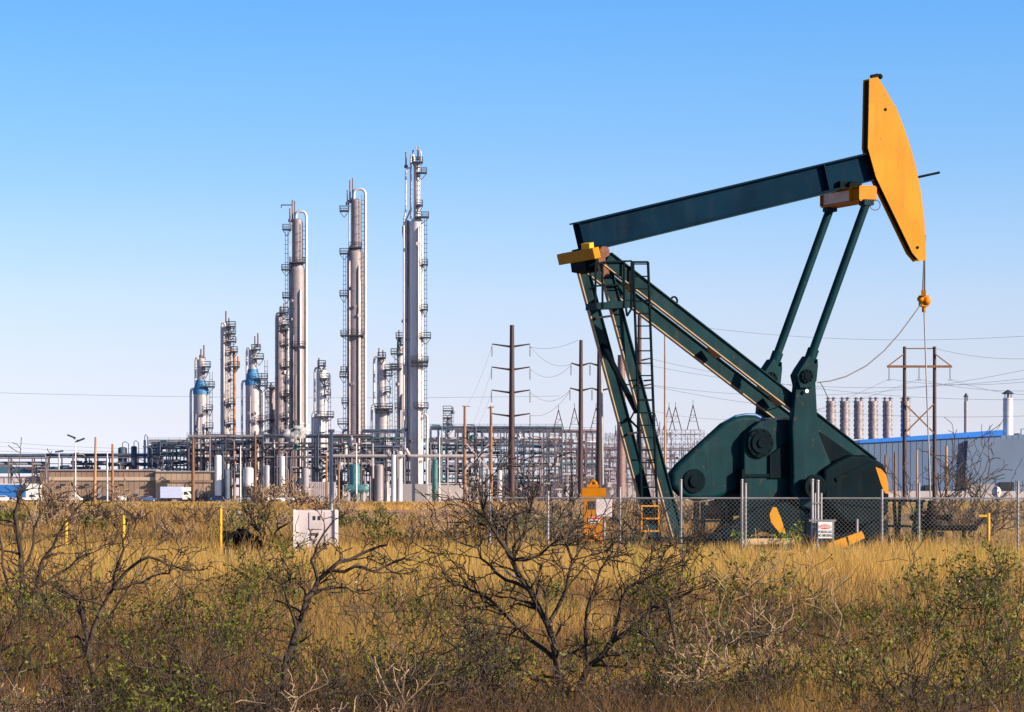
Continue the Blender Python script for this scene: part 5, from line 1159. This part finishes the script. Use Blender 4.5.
shrub('bare brown bush under the fence corner post left of the centre bush', 505, 82, 1.0, 5, .02, 2, 122, tilt=.7)
MS = 'brown bare scrub bushes scattered over the field'
for i in range(64):
    rr_ = random.Random(500+i); x = rr_.uniform(-20, 700) if i < 52 else rr_.uniform(700, 1040); Y = rr_.choice((rr_.uniform(84,130), rr_.uniform(120,220)))
    if Y < 96 and any(abs(x-q) < 30 for q in (66,124,220,245,315,593,988)): Y += 30
    shrub('one of the low brown bare scrub bushes scattered over the mid field', x, Y, rr_.uniform(.7,1.5), 5, .022, 2, 600+i, tilt=.8, bark=BARKL if i % 3 else BARK, group=MS)
# leafy shrubs
LS = [('dark green leafy shrub in the right foreground corner',985,21,.95),('leafy shrub between the right corner shrub and the sunlit grass',925,24,.85),('dense leafy shrub at the bottom right',870,21.5,.7),('leafy shrub with a tall sprig below the gate posts',760,25,1.05),
      ('leafy shrub at the bottom, right of the central bare shrub',705,21.5,.75),('round leafy shrub left of the central bare shrub',420,24,.95),('low leafy shrub at the foot of the central bare shrub',610,21,.55),('leafy green shrub in the left half beside the curved bare limb',250,23.5,.95),
      ('leafy shrub left of the curved bare limb shrub',190,22,.8),('leafy shrub around the crooked bare shrub on the left',105,24,.85),('low leafy shrub at the bottom left',35,21,.55),('leafy shrub along the bottom edge, right of the curved limb shrub',335,20.8,.6),
      ('tall leafy shrub close to the white utility cabinet line of sight',262,34,1.0),('leafy shrub in the right middle ground beyond the corner shrub',1000,33,.9),('low leafy shrub at the very bottom, directly left of the central bare trunk',535,17.2,.6),('leafy shrub at the very bottom under the curved limb',300,17,.62),('leafy shrub filling the bottom edge right of centre',780,17,.6),('leafy shrub at the very bottom right corner',960,16.8,.62),('leafy shrub at the very bottom between the two left bare shrubs',160,17,.6),('small leafy shrub in the middle ground below the orange cabinet',540,30,.6),('low leafy shrub near bottom centre left',470,21.2,.6),('leafy shrub below the wellhead in the middle ground',945,38,.55),('small dark leafy shrub under the danger sign in the middle ground',835,30,.55),('low leafy shrub beneath the pump jack ladder in the middle ground',650,34,.6),('leafy shrub at the left edge of the foreground',-5,27,.8),('low dark leafy shrub between the two bottom right shrubs',810,20.6,.5)]
for i, (lb, x, Y, h) in enumerate(LS):
    shrub(lb, x, Y, h, 8, .009, 2, 300+i, leafy=1150 if Y < 30 else 1500, tilt=.8, leafmat=LEAF, lsize=.0185*(1+(Y-20)/35), spread=.7)
BS = 'low bare tangles along the bottom of the picture'
rb_ = random.Random(77)
for i in range(24):
    x = -10+i*45+rb_.uniform(-18,18); Y = rb_.uniform(15.2,17.8); h = rb_.uniform(.48,.74)
    shrub('one of the low bare twiggy tangles crowding the bottom edge of the field', x, Y, h, 8, .010, 3, 1300+i, tilt=.9, bark=BARKL if i % 8 == 0 else BARK, group=BS, minr=.0027, kink=.33, dens=.78)
BL = 'low leafy bushes along the bottom of the picture'
for i, (x, h) in enumerate(((110,.6),(170,.66),(400,.6),(440,.62),(665,.55),(745,.6),(850,.62),(910,.6),(965,.7),(1015,.62))):
    Y = rb_.uniform(15.2,18.5)
    shrub('one of the low leafy bushes crowding the bottom edge of the field', x, Y, h, 9, .008, 2, 1400+i, leafy=1500, tilt=.8, lsize=.017, group=BL)
shrub('bright yellow green sprouting plant behind the fence left of the gate posts', 777, 78.5, 1.05, 3, .012, 1, 401, leafy=140, leafmat=LEAFY, lsize=.05, dirs=[(.5,1,.9),(.9,.9,1.0),(.1,1,.5)], name='sprouting_plant', cat='plant')
shrub('second smaller bright green plant behind the fence under the gear reducer', 752, 78.6, .8, 3, .012, 1, 402, leafy=110, leafmat=LEAFY, lsize=.05, tilt=.4, name='sprouting_plant', cat='plant')
GS = 'small green brown brushes in the field'
for i in range(26):
    rr_ = random.Random(900+i); x = rr_.uniform(-20, 560); Y = rr_.uniform(80, 150)
    if Y < 96 and any(abs(x-q) < 30 for q in (66,124,220,245,315,593,988)): Y += 30
    shrub('one of the small olive leafy bushes scattered among the field scrub', x, Y, rr_.uniform(.5,1.1), 6, .014, 1, 950+i, leafy=260, tilt=.8, leafmat=plant_olive if False else LEAF, lsize=.07, group=GS)
